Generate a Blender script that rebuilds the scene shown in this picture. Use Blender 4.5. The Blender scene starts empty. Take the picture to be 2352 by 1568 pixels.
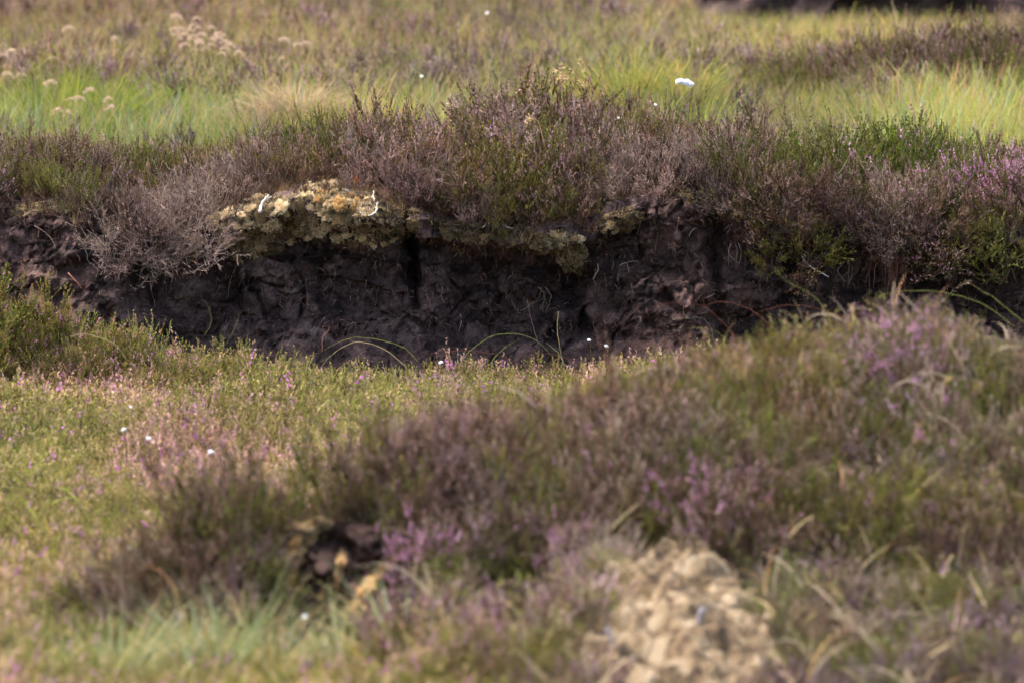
import bpy, math, random
import numpy as np
from mathutils import Vector, Matrix, Euler
from mathutils.bvhtree import BVHTree

scene = bpy.context.scene
root_col = scene.collection
R = math.radians

# ------------------------------------------------------------------ camera
CAM = np.array((0.0, -21.48, 2.26))
PITCH = R(6.0)
MPP = 2.6 / 2352.0            # metres per picture unit (a picture 2352 wide) at DIST
DIST = 21.6
cam_d = bpy.data.cameras.new('camera')
cam = bpy.data.objects.new('camera', cam_d)
root_col.objects.link(cam)
cam.location = CAM
cam.rotation_euler = (R(90) - PITCH, 0, 0)
cam_d.sensor_width = 36
cam_d.lens = 18.0 / (1.3 / DIST)
cam_d.clip_start = 0.1
cam_d.clip_end = 800
cam_d.dof.use_dof = True
cam_d.dof.focus_distance = 21.5
cam_d.dof.aperture_fstop = 5.8
scene.camera = cam

# ------------------------------------------------------------------ sky, sun, exposure
SUN_EL, SUN_AZ = 62.0, 62.0      # azimuth: degrees from +Y (behind the bank) towards -X
world = bpy.data.worlds.new('World')
scene.world = world
world.use_nodes = True
wn = world.node_tree
wn.nodes.clear()
sky = wn.nodes.new('ShaderNodeTexSky')
sky.sky_type = 'NISHITA'
sky.sun_disc = False
sky.sun_elevation = R(SUN_EL)
sky.sun_rotation = R(-SUN_AZ)
sky.air_density = 1.0
sky.dust_density = 6.0
bg = wn.nodes.new('ShaderNodeBackground')
bg.inputs['Strength'].default_value = 0.15
wo = wn.nodes.new('ShaderNodeOutputWorld')
wn.links.new(sky.outputs[0], bg.inputs[0])
wn.links.new(bg.outputs[0], wo.inputs[0])
sun_d = bpy.data.lights.new('sun', 'SUN')
sun_d.energy = 1.2
sun_d.angle = R(24.0)
sun_d.color = (1.0, 1.0, 0.99)
sun = bpy.data.objects.new('sun', sun_d)
root_col.objects.link(sun)
sv = Vector((-math.sin(R(SUN_AZ)) * math.cos(R(SUN_EL)), math.cos(R(SUN_AZ)) * math.cos(R(SUN_EL)), math.sin(R(SUN_EL))))
sun.rotation_euler = sv.to_track_quat('Z', 'Y').to_euler()
scene.view_settings.view_transform = 'Standard'
scene.view_settings.look = 'None'
scene.view_settings.gamma = 1.0
scene.view_settings.use_curve_mapping = False
scene.view_settings.exposure = 2.4
scene.cycles.use_denoising = True
scene.cycles.use_adaptive_sampling = True
scene.cycles.adaptive_threshold = 0.03
scene.cycles.adaptive_min_samples = 24
scene.cycles.max_bounces = 4
scene.cycles.diffuse_bounces = 3
scene.cycles.transparent_max_bounces = 4

# ------------------------------------------------------------------ picture helpers
def ray(u, v):
    dx = (u - 1176) * MPP / DIST
    dz = (784 - v) * MPP / DIST
    c, s = math.cos(PITCH), math.sin(PITCH)
    return np.array((dx, c + dz * s, -s + dz * c))

def P(u, v, y):
    d = ray(u, v)
    t = (y - CAM[1]) / d[1]
    return CAM + d * t

def X(u, y):
    return (u - 1176) * MPP / DIST * (y - CAM[1]) / math.cos(PITCH)

# ------------------------------------------------------------------ noise
def _hash(ix, iy, iz):
    n = (ix.astype(np.int64) * 374761393 + iy.astype(np.int64) * 668265263 + iz.astype(np.int64) * 2147483647) & 0xffffffff
    n = ((n ^ (n >> 13)) * 1274126177) & 0xffffffff
    n = (n ^ (n >> 16)) & 0xffffff
    return n / float(0xffffff)

def vnoise(x, y, z=0.0):
    x, y, z = np.broadcast_arrays(np.asarray(x, float), np.asarray(y, float), np.asarray(z, float))
    ix, iy, iz = np.floor(x), np.floor(y), np.floor(z)
    fx, fy, fz = x - ix, y - iy, z - iz
    fx, fy, fz = [f * f * f * (f * (f * 6 - 15) + 10) for f in (fx, fy, fz)]
    ix, iy, iz = ix.astype(int), iy.astype(int), iz.astype(int)
    r = 0
    for a in (0, 1):
        for b in (0, 1):
            for c in (0, 1):
                w = (fx if a else 1 - fx) * (fy if b else 1 - fy) * (fz if c else 1 - fz)
                r = r + w * _hash(ix + a, iy + b, iz + c)
    return r * 2 - 1

def fbm(x, y, z=0.0, o=4, g=0.5):
    r, a, f = 0, 1.0, 1.0
    for i in range(o):
        r = r + a * vnoise(np.asarray(x) * f + 17.3 * i, np.asarray(y) * f + 9.1 * i, np.asarray(z) * f + 4.7 * i)
        a *= g
        f *= 2.03
    return r

def cells(x, y, z=0.0, seed=0):
    """distance to nearest and second nearest cell point"""
    x, y, z = np.broadcast_arrays(np.asarray(x, float), np.asarray(y, float), np.asarray(z, float))
    ix, iy, iz = np.floor(x).astype(int), np.floor(y).astype(int), np.floor(z).astype(int)
    d1 = np.full(x.shape, 9.0)
    d2 = np.full(x.shape, 9.0)
    cid = np.zeros(x.shape)
    for a in (-1, 0, 1):
        for b in (-1, 0, 1):
            for c in (-1, 0, 1):
                jx, jy, jz = ix + a, iy + b, iz + c
                px = jx + _hash(jx + seed, jy, jz)
                py = jy + _hash(jx + 57 + seed, jy + 13, jz)
                pz = jz + _hash(jx + 91 + seed, jy, jz + 31)
                d = np.sqrt((px - x) ** 2 + (py - y) ** 2 + (pz - z) ** 2)
                m = d < d1
                d2 = np.where(m, d1, np.minimum(d2, d))
                d1 = np.where(m, d, d1)
                cid = np.where(m, _hash(jx + 11, jy + 5 + seed, jz + 3), cid)
    return d1, d2, cid

def sstep(a, b, x):
    t = np.clip((np.asarray(x, float) - a) / (b - a), 0, 1)
    return t * t * (3 - 2 * t)

def lin(r, g, b):
    f = lambda c: c / 255 / 12.92 if c / 255 <= 0.04045 else ((c / 255 + 0.055) / 1.055) ** 2.4
    return np.array((f(r), f(g), f(b)))

# ------------------------------------------------------------------ mesh building
class MB:
    def __init__(self):
        self.v, self.f, self.c, self.n = [], [], [], 0

    def add(self, v, f, c):
        v = np.asarray(v, float).reshape(-1, 3)
        c = np.asarray(c, float)
        if c.ndim == 1:
            c = np.tile(c, (len(v), 1))
        self.v.append(v)
        self.f.append(np.asarray(f, int).reshape(-1, 3) + self.n)
        self.c.append(c)
        self.n += len(v)

    def leaves(self, c, d, w, col):
        """triangles: base centre c, tip c+d, half width vector w"""
        n = len(c)
        v = np.stack([c - w, c + w, c + d], 1).reshape(-1, 3)
        self.add(v, np.arange(3 * n).reshape(-1, 3), np.repeat(col, 3, 0) if np.ndim(col) == 2 else col)

    def ribbons(self, path, w, col):
        """path (N,S,3), half width vectors w (N,S,3), col (N,3) or (N,S,3)"""
        N, S = path.shape[:2]
        v = np.stack([path - w, path + w], 2).reshape(-1, 3)
        i = (np.arange(N)[:, None] * S + np.arange(S - 1)[None]) * 2
        i = i.reshape(-1)
        f = np.concatenate([np.stack([i, i + 1, i + 3], 1), np.stack([i, i + 3, i + 2], 1)])
        col = np.asarray(col, float)
        if col.ndim == 2:
            col = np.repeat(col[:, None], S, 1)
        if col.ndim == 1:
            c = col
        else:
            c = np.repeat(col.reshape(-1, 3), 2, 0)
        self.add(v, f, c)

    def tube(self, pts, r, col, k=5):
        pts = np.asarray(pts, float)
        S = len(pts)
        r = np.broadcast_to(np.asarray(r, float), (S,))
        t = np.gradient(pts, axis=0)
        t /= np.linalg.norm(t, axis=1)[:, None] + 1e-9
        a = np.cross(t, (0.31, 0.9, 0.17))
        a /= np.linalg.norm(a, axis=1)[:, None] + 1e-9
        b = np.cross(t, a)
        ang = np.arange(k) / k * 2 * np.pi
        ring = pts[:, None] + r[:, None, None] * (np.cos(ang)[None, :, None] * a[:, None] + np.sin(ang)[None, :, None] * b[:, None])
        v = np.concatenate([ring.reshape(-1, 3), pts[:1], pts[-1:]])
        f = []
        for s in range(S - 1):
            for j in range(k):
                p, q = s * k + j, s * k + (j + 1) % k
                f += [(p, q, q + k), (p, q + k, p + k)]
        for j in range(k):
            f.append((S * k, (j + 1) % k, j))
            f.append((S * k + 1, (S - 1) * k + j, (S - 1) * k + (j + 1) % k))
        self.add(v, f, col)

    def mesh(self, name, mat, smooth=False):
        v = np.concatenate(self.v)
        f = np.concatenate(self.f)
        c = np.concatenate(self.c)
        return raw_mesh(name, v, f, mat, c, smooth)

    def build(self, name, mat, parent=None, smooth=False):
        return link(name, self.mesh(name, mat, smooth), parent)

def raw_mesh(name, v, f, mat, c=None, smooth=False):
    me = bpy.data.meshes.new(name)
    me.vertices.add(len(v))
    me.vertices.foreach_set('co', np.ascontiguousarray(v, np.float32).ravel())
    me.loops.add(len(f) * 3)
    me.loops.foreach_set('vertex_index', np.ascontiguousarray(f, np.int32).ravel())
    me.polygons.add(len(f))
    me.polygons.foreach_set('loop_start', np.arange(0, len(f) * 3, 3, dtype=np.int32))
    if smooth:
        me.polygons.foreach_set('use_smooth', np.ones(len(f), bool))
    if c is not None:
        a = me.attributes.new('col', 'FLOAT_COLOR', 'POINT')
        a.data.foreach_set('color', np.concatenate([c, np.ones((len(c), 1))], 1).astype(np.float32).ravel())
    me.update(calc_edges=True)
    me.validate()
    if mat is not None:
        me.materials.append(mat)
    return me

def link(name, data, parent=None):
    o = bpy.data.objects.new(name, data)
    root_col.objects.link(o)
    if parent is not None:
        o.parent = parent
    return o

def empty(name, loc=(0, 0, 0)):
    o = bpy.data.objects.new(name, None)
    o.empty_display_size = 0.05
    o.location = loc
    root_col.objects.link(o)
    return o

def tag(o, label, cat=None, group=None, kind=None):
    o['label'] = label
    if cat:
        o['category'] = cat
    if group:
        o['group'] = group
    if kind:
        o['kind'] = kind
    return o

def grid_faces(nx, ny):
    i = (np.arange(ny - 1)[:, None] * nx + np.arange(nx - 1)[None]).ravel()
    return np.concatenate([np.stack([i, i + 1, i + nx + 1], 1), np.stack([i, i + nx + 1, i + nx], 1)])

# ------------------------------------------------------------------ materials
def nodes(name):
    m = bpy.data.materials.new(name)
    m.use_nodes = True
    nt = m.node_tree
    nt.nodes.clear()
    out = nt.nodes.new('ShaderNodeOutputMaterial')
    return m, nt, out

def plant_mat(name, trans=0.25, inst=False, rough=0.7, spec=0.25):
    """vertex colour times the plant's own tint"""
    m, nt, out = nodes(name)
    N, L = nt.nodes.new, nt.links.new
    a = N('ShaderNodeAttribute')
    a.attribute_name = 'col'
    if inst:
        t = N('ShaderNodeAttribute')
        t.attribute_type = 'INSTANCER'
        t.attribute_name = 'tint'
        tcol = t.outputs['Color']
    else:
        t = N('ShaderNodeObjectInfo')
        tcol = t.outputs['Color']
    mx = N('ShaderNodeMix')
    mx.data_type = 'RGBA'
    mx.blend_type = 'MULTIPLY'
    mx.inputs[0].default_value = 1
    L(a.outputs['Color'], mx.inputs[6])
    L(tcol, mx.inputs[7])
    if trans > 0:
        b = N('ShaderNodeBsdfDiffuse')
        L(mx.outputs[2], b.inputs['Color'])
    else:
        b = N('ShaderNodeBsdfPrincipled')
        b.inputs['Roughness'].default_value = rough
        b.inputs['Specular IOR Level'].default_value = spec
        L(mx.outputs[2], b.inputs['Base Color'])
    if trans > 0:
        tr = N('ShaderNodeBsdfTranslucent')
        L(mx.outputs[2], tr.inputs['Color'])
        ms = N('ShaderNodeMixShader')
        ms.inputs[0].default_value = trans
        L(b.outputs[0], ms.inputs[1])
        L(tr.outputs[0], ms.inputs[2])
        L(ms.outputs[0], out.inputs[0])
    else:
        L(b.outputs[0], out.inputs[0])
    return m

def earth_mat(name, cols, scale=6.0, bump=0.6, rough=0.9, stretch=(1, 1, 1), fine=140.0, spec=0.25):
    m, nt, out = nodes(name)
    N, L = nt.nodes.new, nt.links.new
    tc = N('ShaderNodeTexCoord')
    mp = N('ShaderNodeMapping')
    mp.inputs['Scale'].default_value = stretch
    L(tc.outputs['Object'], mp.inputs[0])
    n1 = N('ShaderNodeTexNoise')
    n1.inputs['Scale'].default_value = scale
    n1.inputs['Detail'].default_value = 4
    n1.inputs['Roughness'].default_value = 0.65
    n1.inputs['Distortion'].default_value = 0.6
    L(mp.outputs[0], n1.inputs[0])
    n2 = N('ShaderNodeTexNoise')
    n2.inputs['Scale'].default_value = fine
    n2.inputs['Detail'].default_value = 2
    n2.inputs['Roughness'].default_value = 0.7
    L(mp.outputs[0], n2.inputs[0])
    cr = N('ShaderNodeValToRGB')
    el = cr.color_ramp.elements
    while len(el) < len(cols):
        el.new(0.5)
    for i, (p, c) in enumerate(cols):
        el[i].position = p
        el[i].color = (*c, 1)
    ad = N('ShaderNodeMath')
    ad.operation = 'MULTIPLY_ADD'
    ad.inputs[1].default_value = 0.35
    L(n2.outputs[0], ad.inputs[0])
    sb = N('ShaderNodeMath')
    sb.operation = 'SUBTRACT'
    L(n1.outputs[0], sb.inputs[0])
    sb.inputs[1].default_value = 0.175
    L(sb.outputs[0], ad.inputs[2])
    L(ad.outputs[0], cr.inputs[0])
    n3 = N('ShaderNodeTexNoise')
    n3.inputs['Scale'].default_value = fine * 0.3
    n3.inputs['Detail'].default_value = 3
    n3.inputs['Roughness'].default_value = 0.7
    L(mp.outputs[0], n3.inputs[0])
    hs = N('ShaderNodeMath')
    hs.operation = 'MULTIPLY_ADD'
    hs.inputs[1].default_value = 1.6
    L(n3.outputs[0], hs.inputs[0])
    L(ad.outputs[0], hs.inputs[2])
    b = N('ShaderNodeBsdfPrincipled')
    b.inputs['Roughness'].default_value = rough
    b.inputs['Specular IOR Level'].default_value = spec
    L(cr.outputs[0], b.inputs['Base Color'])
    bp = N('ShaderNodeBump')
    bp.inputs['Strength'].default_value = bump
    bp.inputs['Distance'].default_value = 0.01
    L(hs.outputs[0], bp.inputs['Height'])
    L(bp.outputs[0], b.inputs['Normal'])
    L(b.outputs[0], out.inputs[0])
    return m

M_LEAF = plant_mat('heather_foliage', 0.18)
M_LEAF_I = plant_mat('heather_foliage_carpet', 0.22, inst=True)
M_GRASS = plant_mat('grass_blades', 0.38, rough=0.55)
M_GRASS_I = plant_mat('grass_blades_field', 0.38, inst=True, rough=0.55)
M_WOOD = plant_mat('weathered_twig', 0.0, rough=0.75)
M_FLUFF = plant_mat('cotton_fluff', 0.3, rough=0.9, spec=0.1)
M_MOSS = plant_mat('dry_moss', 0.12, rough=0.95, spec=0.05)
M_PEAT = earth_mat('peat', [(0.29, (0.004, 0.0024, 0.0021)), (0.44, (0.022, 0.0128, 0.0108)), (0.58, (0.056, 0.034, 0.029)), (0.75, (0.14, 0.092, 0.076))], 9.0, 1.0, fine=110, rough=0.85, spec=0.15)
M_PEAT_RED = earth_mat('fibrous_peat', [(0.25, (0.008, 0.0045, 0.004)), (0.43, (0.036, 0.020, 0.016)), (0.6, (0.080, 0.046, 0.037)), (0.8, (0.16, 0.10, 0.078))], 14.0, 1.0, fine=160, spec=0.15)
M_MAT = earth_mat('moss_mat', [(0.33, (0.028, 0.022, 0.018)), (0.45, (0.080, 0.053, 0.029)), (0.54, (0.145, 0.105, 0.062)), (0.70, (0.22, 0.175, 0.118))], 19.0, 1.0, fine=150, spec=0.05)
M_SOIL = earth_mat('ground_litter', [(0.3, (0.012, 0.009, 0.006)), (0.5, (0.030, 0.022, 0.014)), (0.7, (0.065, 0.048, 0.030))], 5.0, 0.5, fine=60)

# ------------------------------------------------------------------ terrain shape
_lu = np.array([-900, -300, 0, 100, 200, 240, 300, 400, 470, 530, 700, 850, 935, 1000, 1100, 1200, 1300, 1360, 1400, 1470, 1560, 1650, 1750, 1820, 1870, 1930, 2000, 2100, 2200, 2270, 2352, 2700, 3300], float)
_lv = np.array([480, 500, 480, 468, 492, 520, 540, 545, 520, 496, 446, 466, 496, 508, 520, 528, 530, 510, 488, 462, 440, 468, 505, 520, 520, 508, 525, 535, 530, 525, 530, 520, 500], float)
_lx = np.array([P(u, v, -0.05)[0] for u, v in zip(_lu, _lv)])
_lz = np.array([P(u, v, -0.05)[2] for u, v in zip(_lu, _lv)])

def z_lip(x):
    return np.interp(x, _lx, _lz)

def z_top(x, y):
    """ground on and behind the bank"""
    x, y = np.asarray(x, float), np.asarray(y, float)
    ridge = 0.335 + 0.02 * np.exp(-((x - 0.15) / 0.5) ** 2)
    zl = z_lip(x) + 0.012
    z = zl + (np.maximum(ridge, zl) - zl) * sstep(0.0, 0.5, y)
    z = z + (0.25 - z) * sstep(0.7, 1.7, y)
    z = z + 0.03 * fbm(x * 0.9, y * 0.6, 3.0, 3) * sstep(0.8, 2.0, y)
    z = z + 0.10 * np.exp(-((x - 1.5) / 0.75) ** 2 - ((y - 3.85) / 0.55) ** 2)      # heather hummock
    z = z + 0.10 * np.exp(-((x - 0.45) / 0.35) ** 2 - ((y - 2.7) / 0.35) ** 2)      # green tussock
    return z

_ey = np.array([-9.0, -6.6, -6.2, -5.8, -5.5, -5.25, -5.05, -4.8, -4.4, -4.05, -3.7, -3.3])
_ex = np.array([1.2, 0.2, -0.05, -0.2, -0.38, -0.68, -0.80, -0.52, -0.06, 0.22, 0.5, 1.6])

def y_mound(y):
    return float(np.interp(y, [-6.4, -5.0, -4.6, -4.2, -3.2, -2.45, -1.4], [-6.4, -5.1, -4.95, -4.8, -4.4, -4.05, -3.5]))

def z_front(x, y):
    """lawn, hollow under the bank and the nearer mound"""
    x, y = np.asarray(x, float), np.asarray(y, float)
    z = -0.075 + 0.026 * fbm(x * 1.7, y * 1.5, 1.0, 4)
    z = z - 0.034 * sstep(-2.0, -0.3, y) - 0.055 * sstep(-0.34, -0.16, y)
    z = z + 0.10 * np.exp(-((x + 1.28) / 0.5) ** 2 - ((y + 0.42) / 0.28) ** 2)
    e = np.interp(y, _ey, _ex)
    e = e + 0.05 * fbm(x * 2.1 + 5, y * 2.1, 2.0, 3)
    m = sstep(-0.04, 0.22, x - e)
    h = np.interp(y, [-7, -6.2, -5.6, -5.1, -4.95, -4.8, -4.4, -4.05, -3.75, -3.4, -3.1], [0.0, 0.045, 0.075, 0.125, 0.17, 0.215, 0.31, 0.36, 0.35, 0.18, 0.0])
    h = h + 0.06 * sstep(0.3, 0.9, x) * sstep(-4.8, -4.1, y) * sstep(-3.3, -3.7, y)
    h = h * (1 + 0.14 * fbm(x * 2.6, y * 1.4, 7.0, 3))
    def box(u0, u1, ya, yb):
        return sstep(X(u0, ya) - 0.02, X(u0, ya) + 0.05, x) * sstep(X(u1, ya) + 0.02, X(u1, ya) - 0.05, x) * sstep(ya - 0.12, ya, y) * sstep(yb + 0.03, yb - 0.03, y)
    pit = np.maximum(box(585, 950, -5.4, -4.78), box(1085, 1305, -5.6, -5.08))
    z = z + m * h * (1 - pit) - 0.02 * pit
    hw_ = 0.14 + 0.07 * sstep(-5.0, -5.45, y)
    hm = np.exp(-(np.abs((x - 0.312) / hw_)) ** 2.2 - (np.abs(y + 5.5) / 0.5) ** 2.2)
    z = z + hm * (0.100 + 0.03 * fbm(x * 11, y * 8, 5.0, 3))      # moss hump
    return z

# one ground sheet, fine near the scene and coarse to the horizon
def axis(parts):
    r = []
    for a, b, s in parts:
        r += list(np.arange(a, b, s))
    return np.array(r)

gx = axis([(-300, -20, 20), (-20, -4, 1.0), (-4, 4, 0.05), (4, 20, 1.0), (20, 301, 20)])
gy = axis([(-60, -10, 5), (-10, -7, 0.5), (-7, 12, 0.05), (12, 40, 2), (40, 601, 30)])
GX, GY = np.meshgrid(gx, gy)
zf, zb = z_front(GX, GY), z_top(np.clip(GX, -4, 4), GY)
w = sstep(0.14, 0.34, GY)
GZ = zf * (1 - w) + (zb - 0.012) * w
GZ = np.where((GY > -0.35) & (GY < 0.3), GZ - 0.03, GZ)
gnd = link('ground', raw_mesh('ground', np.stack([GX, GY, GZ], -1).reshape(-1, 3), grid_faces(len(gx), len(gy)), M_SOIL, None, True))
tag(gnd, 'brown peaty ground under the heather and grass', kind='structure')

# ------------------------------------------------------------------ the peat bank
bx = np.arange(-2.5, 2.5, 0.0052)
nt_ = 140
tt = np.linspace(0, 1, nt_)
prof_t = np.array([0, 0.10, 0.22, 0.38, 0.52, 0.62, 0.70, 0.77, 0.84, 1.0])
#                  toe            base            undercut      brow   lip front  lip top  back
prof_y = np.array([-0.34, -0.19, -0.035, 0.035, 0.045, 0.0, -0.095, -0.085, -0.01, 0.42])
prof_h = np.array([-0.40, -0.16, 0.06, 0.34, 0.60, 0.78, 0.90, 1.0, 1.06, 1.0])   # share of lip height
slump_y = np.array([-0.40, -0.30, -0.22, -0.16, -0.11, -0.085, -0.06, -0.03, 0.03, 0.42])
BX, BT = np.meshgrid(bx, tt)
hy = np.interp(BT, prof_t, prof_y)
sy = np.interp(BT, prof_t, slump_y)
sl = sstep(X(420, 0), X(230, 0), BX) + 0.85 * np.exp(-((BX - X(1570, 0)) / 0.17) ** 2) + 0.55 * sstep(X(1750, 0), X(1900, 0), BX) * 0.6
sl = np.clip(sl, 0, 1)
BY = hy * (1 - sl) + sy * sl
hh = np.interp(BT, prof_t, prof_h)
ZL = z_lip(BX)
BZ = hh * ZL
BZ = np.where(BT > 0.84, (ZL * 1.06) * (1 - sstep(0.84, 1, BT)) + (z_top(BX, 0.42) - 0.03) * sstep(0.84, 1, BT), BZ)
BY = BY + 0.05 * fbm(BX * 2.3, 0.7, 5.0, 3) * (1 - sstep(0.85, 1, BT)) - 0.02
# relief: blocks split by cracks, ledges, crumbs
amp = sstep(0.0, 0.1, BT) * (1 - 0.6 * sstep(0.80, 0.93, BT))
wx = BX + 0.05 * fbm(BX * 7, BZ * 7, 1.5, 3)
wz = BZ + 0.04 * fbm(BX * 6, BZ * 6, 8.5, 3)
d1, d2, i1 = cells(wx * 8.5, wz * 5.5, 0.3, 3)
crack = 1 - sstep(0.0, 0.07, d2 - d1)
e1, e2, i2 = cells(wx * 21, wz * 26, 0.7, 11)
crack2 = 1 - sstep(0.0, 0.10, e2 - e1)
f1, f2, i3 = cells(wx * 55, wz * 60, 0.2, 23)
mask2 = sstep(-0.25, 0.2, fbm(BX * 4, BZ * 4, 2.2, 2))
mask1 = sstep(-0.25, 0.15, fbm(BX * 5, BZ * 5, 7.7, 2))
out = 0.034 * (i1 - 0.5) * mask1 + 0.020 * (i2 - 0.5) * mask2 + 0.008 * (i3 - 0.5)
out = out + 0.040 * fbm(wx * 5, BZ * 7, 0.2, 3) + 0.010 * fbm(BX * 40, BZ * 44, 4.1, 4, 0.65)
out = out - 0.030 * crack * mask1 - 0.012 * crack2 * mask2
out = out + 0.010 * np.abs(fbm(BX * 40, BZ * 6, 6.6, 3))          # vertical fibrous streaks
lay = BZ * 46 + 1.6 * fbm(BX * 3, BZ * 4, 2.7, 3)
out = out + 0.010 * (lay - np.floor(lay) - 0.5) * sstep(-0.1, 0.3, fbm(BX * 2.6, BZ * 6, 9.3, 2)) * (1 - sl)      # thin beds
out = out + sl * (0.030 * fbm(BX * 16, BZ * 16, 1.1, 4, 0.6))
BY = BY - out * amp
BZ = BZ + 0.012 * fbm(BX * 9, BT * 20, 6.0, 3) * amp
def notch(u, v0, v1, wid, dep):
    global BY
    xc = X(u, 0) + 0.022 * fbm(BZ * 9, u, 0.0, 4)
    wid = wid * (1 + 0.7 * fbm(BZ * 18, u + 5.0, 1.0, 2))
    z0, z1 = P(u, v1, 0)[2], P(u, v0, 0)[2]
    BY = BY + dep * np.exp(-((BX - xc) / wid) ** 2) * sstep(z0 - 0.03, z0 + 0.05, BZ) * (1 - sstep(z1, z1 + 0.04, BZ)) * (BT < 0.86)
notch(945, 480, 700, 0.016, 0.17)
notch(1330, 640, 780, 0.045, 0.10)
notch(1660, 500, 720, 0.020, 0.09)
notch(1120, 620, 780, 0.010, 0.04)
notch(1255, 640, 790, 0.012, 0.06)
notch(700, 600, 760, 0.008, 0.03)
notch(1830, 610, 720, 0.06, 0.06)
notch(2230, 560, 720, 0.05, 0.09)
notch(360, 560, 700, 0.012, 0.05)
bank_v = np.stack([BX, BY, BZ], -1).reshape(-1, 3)
bank_f = grid_faces(len(bx), nt_)
bank = link('peat_bank', raw_mesh('peat_bank', bank_v, bank_f, M_PEAT, None, False))
# the fibrous, redder slump in the middle right and the left end use their own peat
bank.data.materials.append(M_PEAT_RED)
cx = bank_v[bank_f].mean(1)
red = np.exp(-((cx[:, 0] - X(1560, 0)) / 0.22) ** 2) + 0.8 * sstep(X(330, 0), X(180, 0), cx[:, 0]) * sstep(0.05, 0.16, cx[:, 2]) + 0.5 * fbm(cx[:, 0] * 6, cx[:, 2] * 8, 1.0, 3)
bank.data.polygons.foreach_set('material_index', (red > 0.55).astype(np.int32))
tag(bank, 'dark cut face of a peat bank', kind='structure')
bvh_bank = BVHTree.FromPolygons([Vector(p) for p in bank_v], [tuple(int(i) for i in t) for t in bank_f])
gv = np.stack([GX, GY, GZ], -1)
_ix = np.where((gx >= -4) & (gx <= 4))[0]
_iy = np.where((gy >= -7) & (gy <= 12))[0]
gsub = gv[_iy[0]:_iy[-1] + 1, _ix[0]:_ix[-1] + 1]
bvh_gnd = BVHTree.FromPolygons([Vector(p) for p in gsub.reshape(-1, 3)], [tuple(int(i) for i in t) for t in grid_faces(len(_ix), len(_iy))])

def hit(u, v, which=(0, 1)):
    d = Vector(ray(u, v)).normalized()
    best = None
    for k in which:
        h = (bvh_bank, bvh_gnd)[k].ray_cast(Vector(CAM), d)
        if h[0] is not None and (best is None or h[3] < best[3]):
            best = h
    return best

rng = np.random.default_rng(7)
random.seed(7)

def unit(v):
    return v / (np.linalg.norm(v, axis=-1, keepdims=True) + 1e-9)

def lump_mesh(name, seed, mat, squash=(1, 1, 1), jag=0.35, freq=1.4, res=4, col=None):
    """an irregular clod: a ball pushed in and out by noise, flattened into facets"""
    import bmesh
    bm = bmesh.new()
    bmesh.ops.create_icosphere(bm, subdivisions=res, radius=1)
    v = np.array([p.co[:] for p in bm.verts])
    f = np.array([[q.index for q in p.verts] for p in bm.faces])
    bm.free()
    s = seed * 3.7
    k = 1 + jag * fbm(v[:, 0] * freq + s, v[:, 1] * freq, v[:, 2] * freq, 5, 0.62)
    box = np.max(np.abs(v), 1)
    k = k * (1 / box) ** 0.35 * 0.92
    k = k + 0.10 * fbm(v[:, 0] * 2 + s, v[:, 1] * 2, v[:, 2] * 9 * k, 2)      # thin layers
    v = v * k[:, None] * np.array(squash)
    return raw_mesh(name, v, f, mat, None if col is None else np.tile(col, (len(v), 1)), True)

clods = [lump_mesh('peat_clod', i, M_PEAT, jag=0.6, freq=1.9) for i in range(5)]
clods_red = [lump_mesh('peat_clod', 20 + i, M_PEAT_RED, jag=0.7, freq=2.4) for i in range(3)]
# (u, v, width, height, depth in picture units, red?)
CL = [(640, 590, 75, 18, 40, 0), (740, 585, 70, 18, 40, 0), (830, 592, 60, 20, 40, 0), (905, 598, 45, 22, 40, 0),
      (1040, 622, 62, 20, 40, 0), (1130, 606, 70, 20, 40, 0), (1215, 622, 62, 20, 40, 0), (1290, 645, 44, 24, 38, 0), (985, 560, 26, 30, 34, 0),
      (1440, 560, 40, 34, 30, 1), (1500, 520, 38, 30, 34, 1), (1580, 520, 30, 44, 34, 1), (1540, 600, 44, 36, 32, 1), (1590, 660, 34, 40, 30, 1),
      (1470, 640, 40, 36, 28, 1), (1430, 700, 36, 30, 26, 1), (1520, 690, 40, 30, 30, 1), (1640, 590, 24, 44, 26, 1), (1700, 560, 22, 50, 26, 1),
      (2140, 600, 46, 30, 32, 0), (2250, 590, 44, 30, 30, 0), (2320, 640, 40, 40, 30, 1), (120, 550, 60, 30, 36, 1), (60, 520, 50, 22, 30, 1),
      (50, 505, 60, 14, 30, 1), (130, 498, 50, 12, 26, 1), (1560, 745, 50, 20, 30, 1), (1650, 760, 60, 20, 30, 1), (1760, 745, 50, 20, 30, 1), (230, 560, 50, 30, 34, 1)]
for i, (u, v, a, b, c, rd) in enumerate(CL):
    h = hit(u, v, (0,))
    if h is None:
        continue
    o = link('peat_clod', (clods_red if rd else clods)[i % (3 if rd else 5)], bank)
    sc = MPP * 0.62
    o.location = h[0] + Vector((0, (0.62 if b < 30 and v < 650 else 0.85) * c * sc, 0))
    o.scale = (a * sc, c * sc, b * sc)
    o.rotation_euler = (rng.uniform(-.3, .3), rng.uniform(-.25, .25), rng.uniform(-.4, .4))

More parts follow.
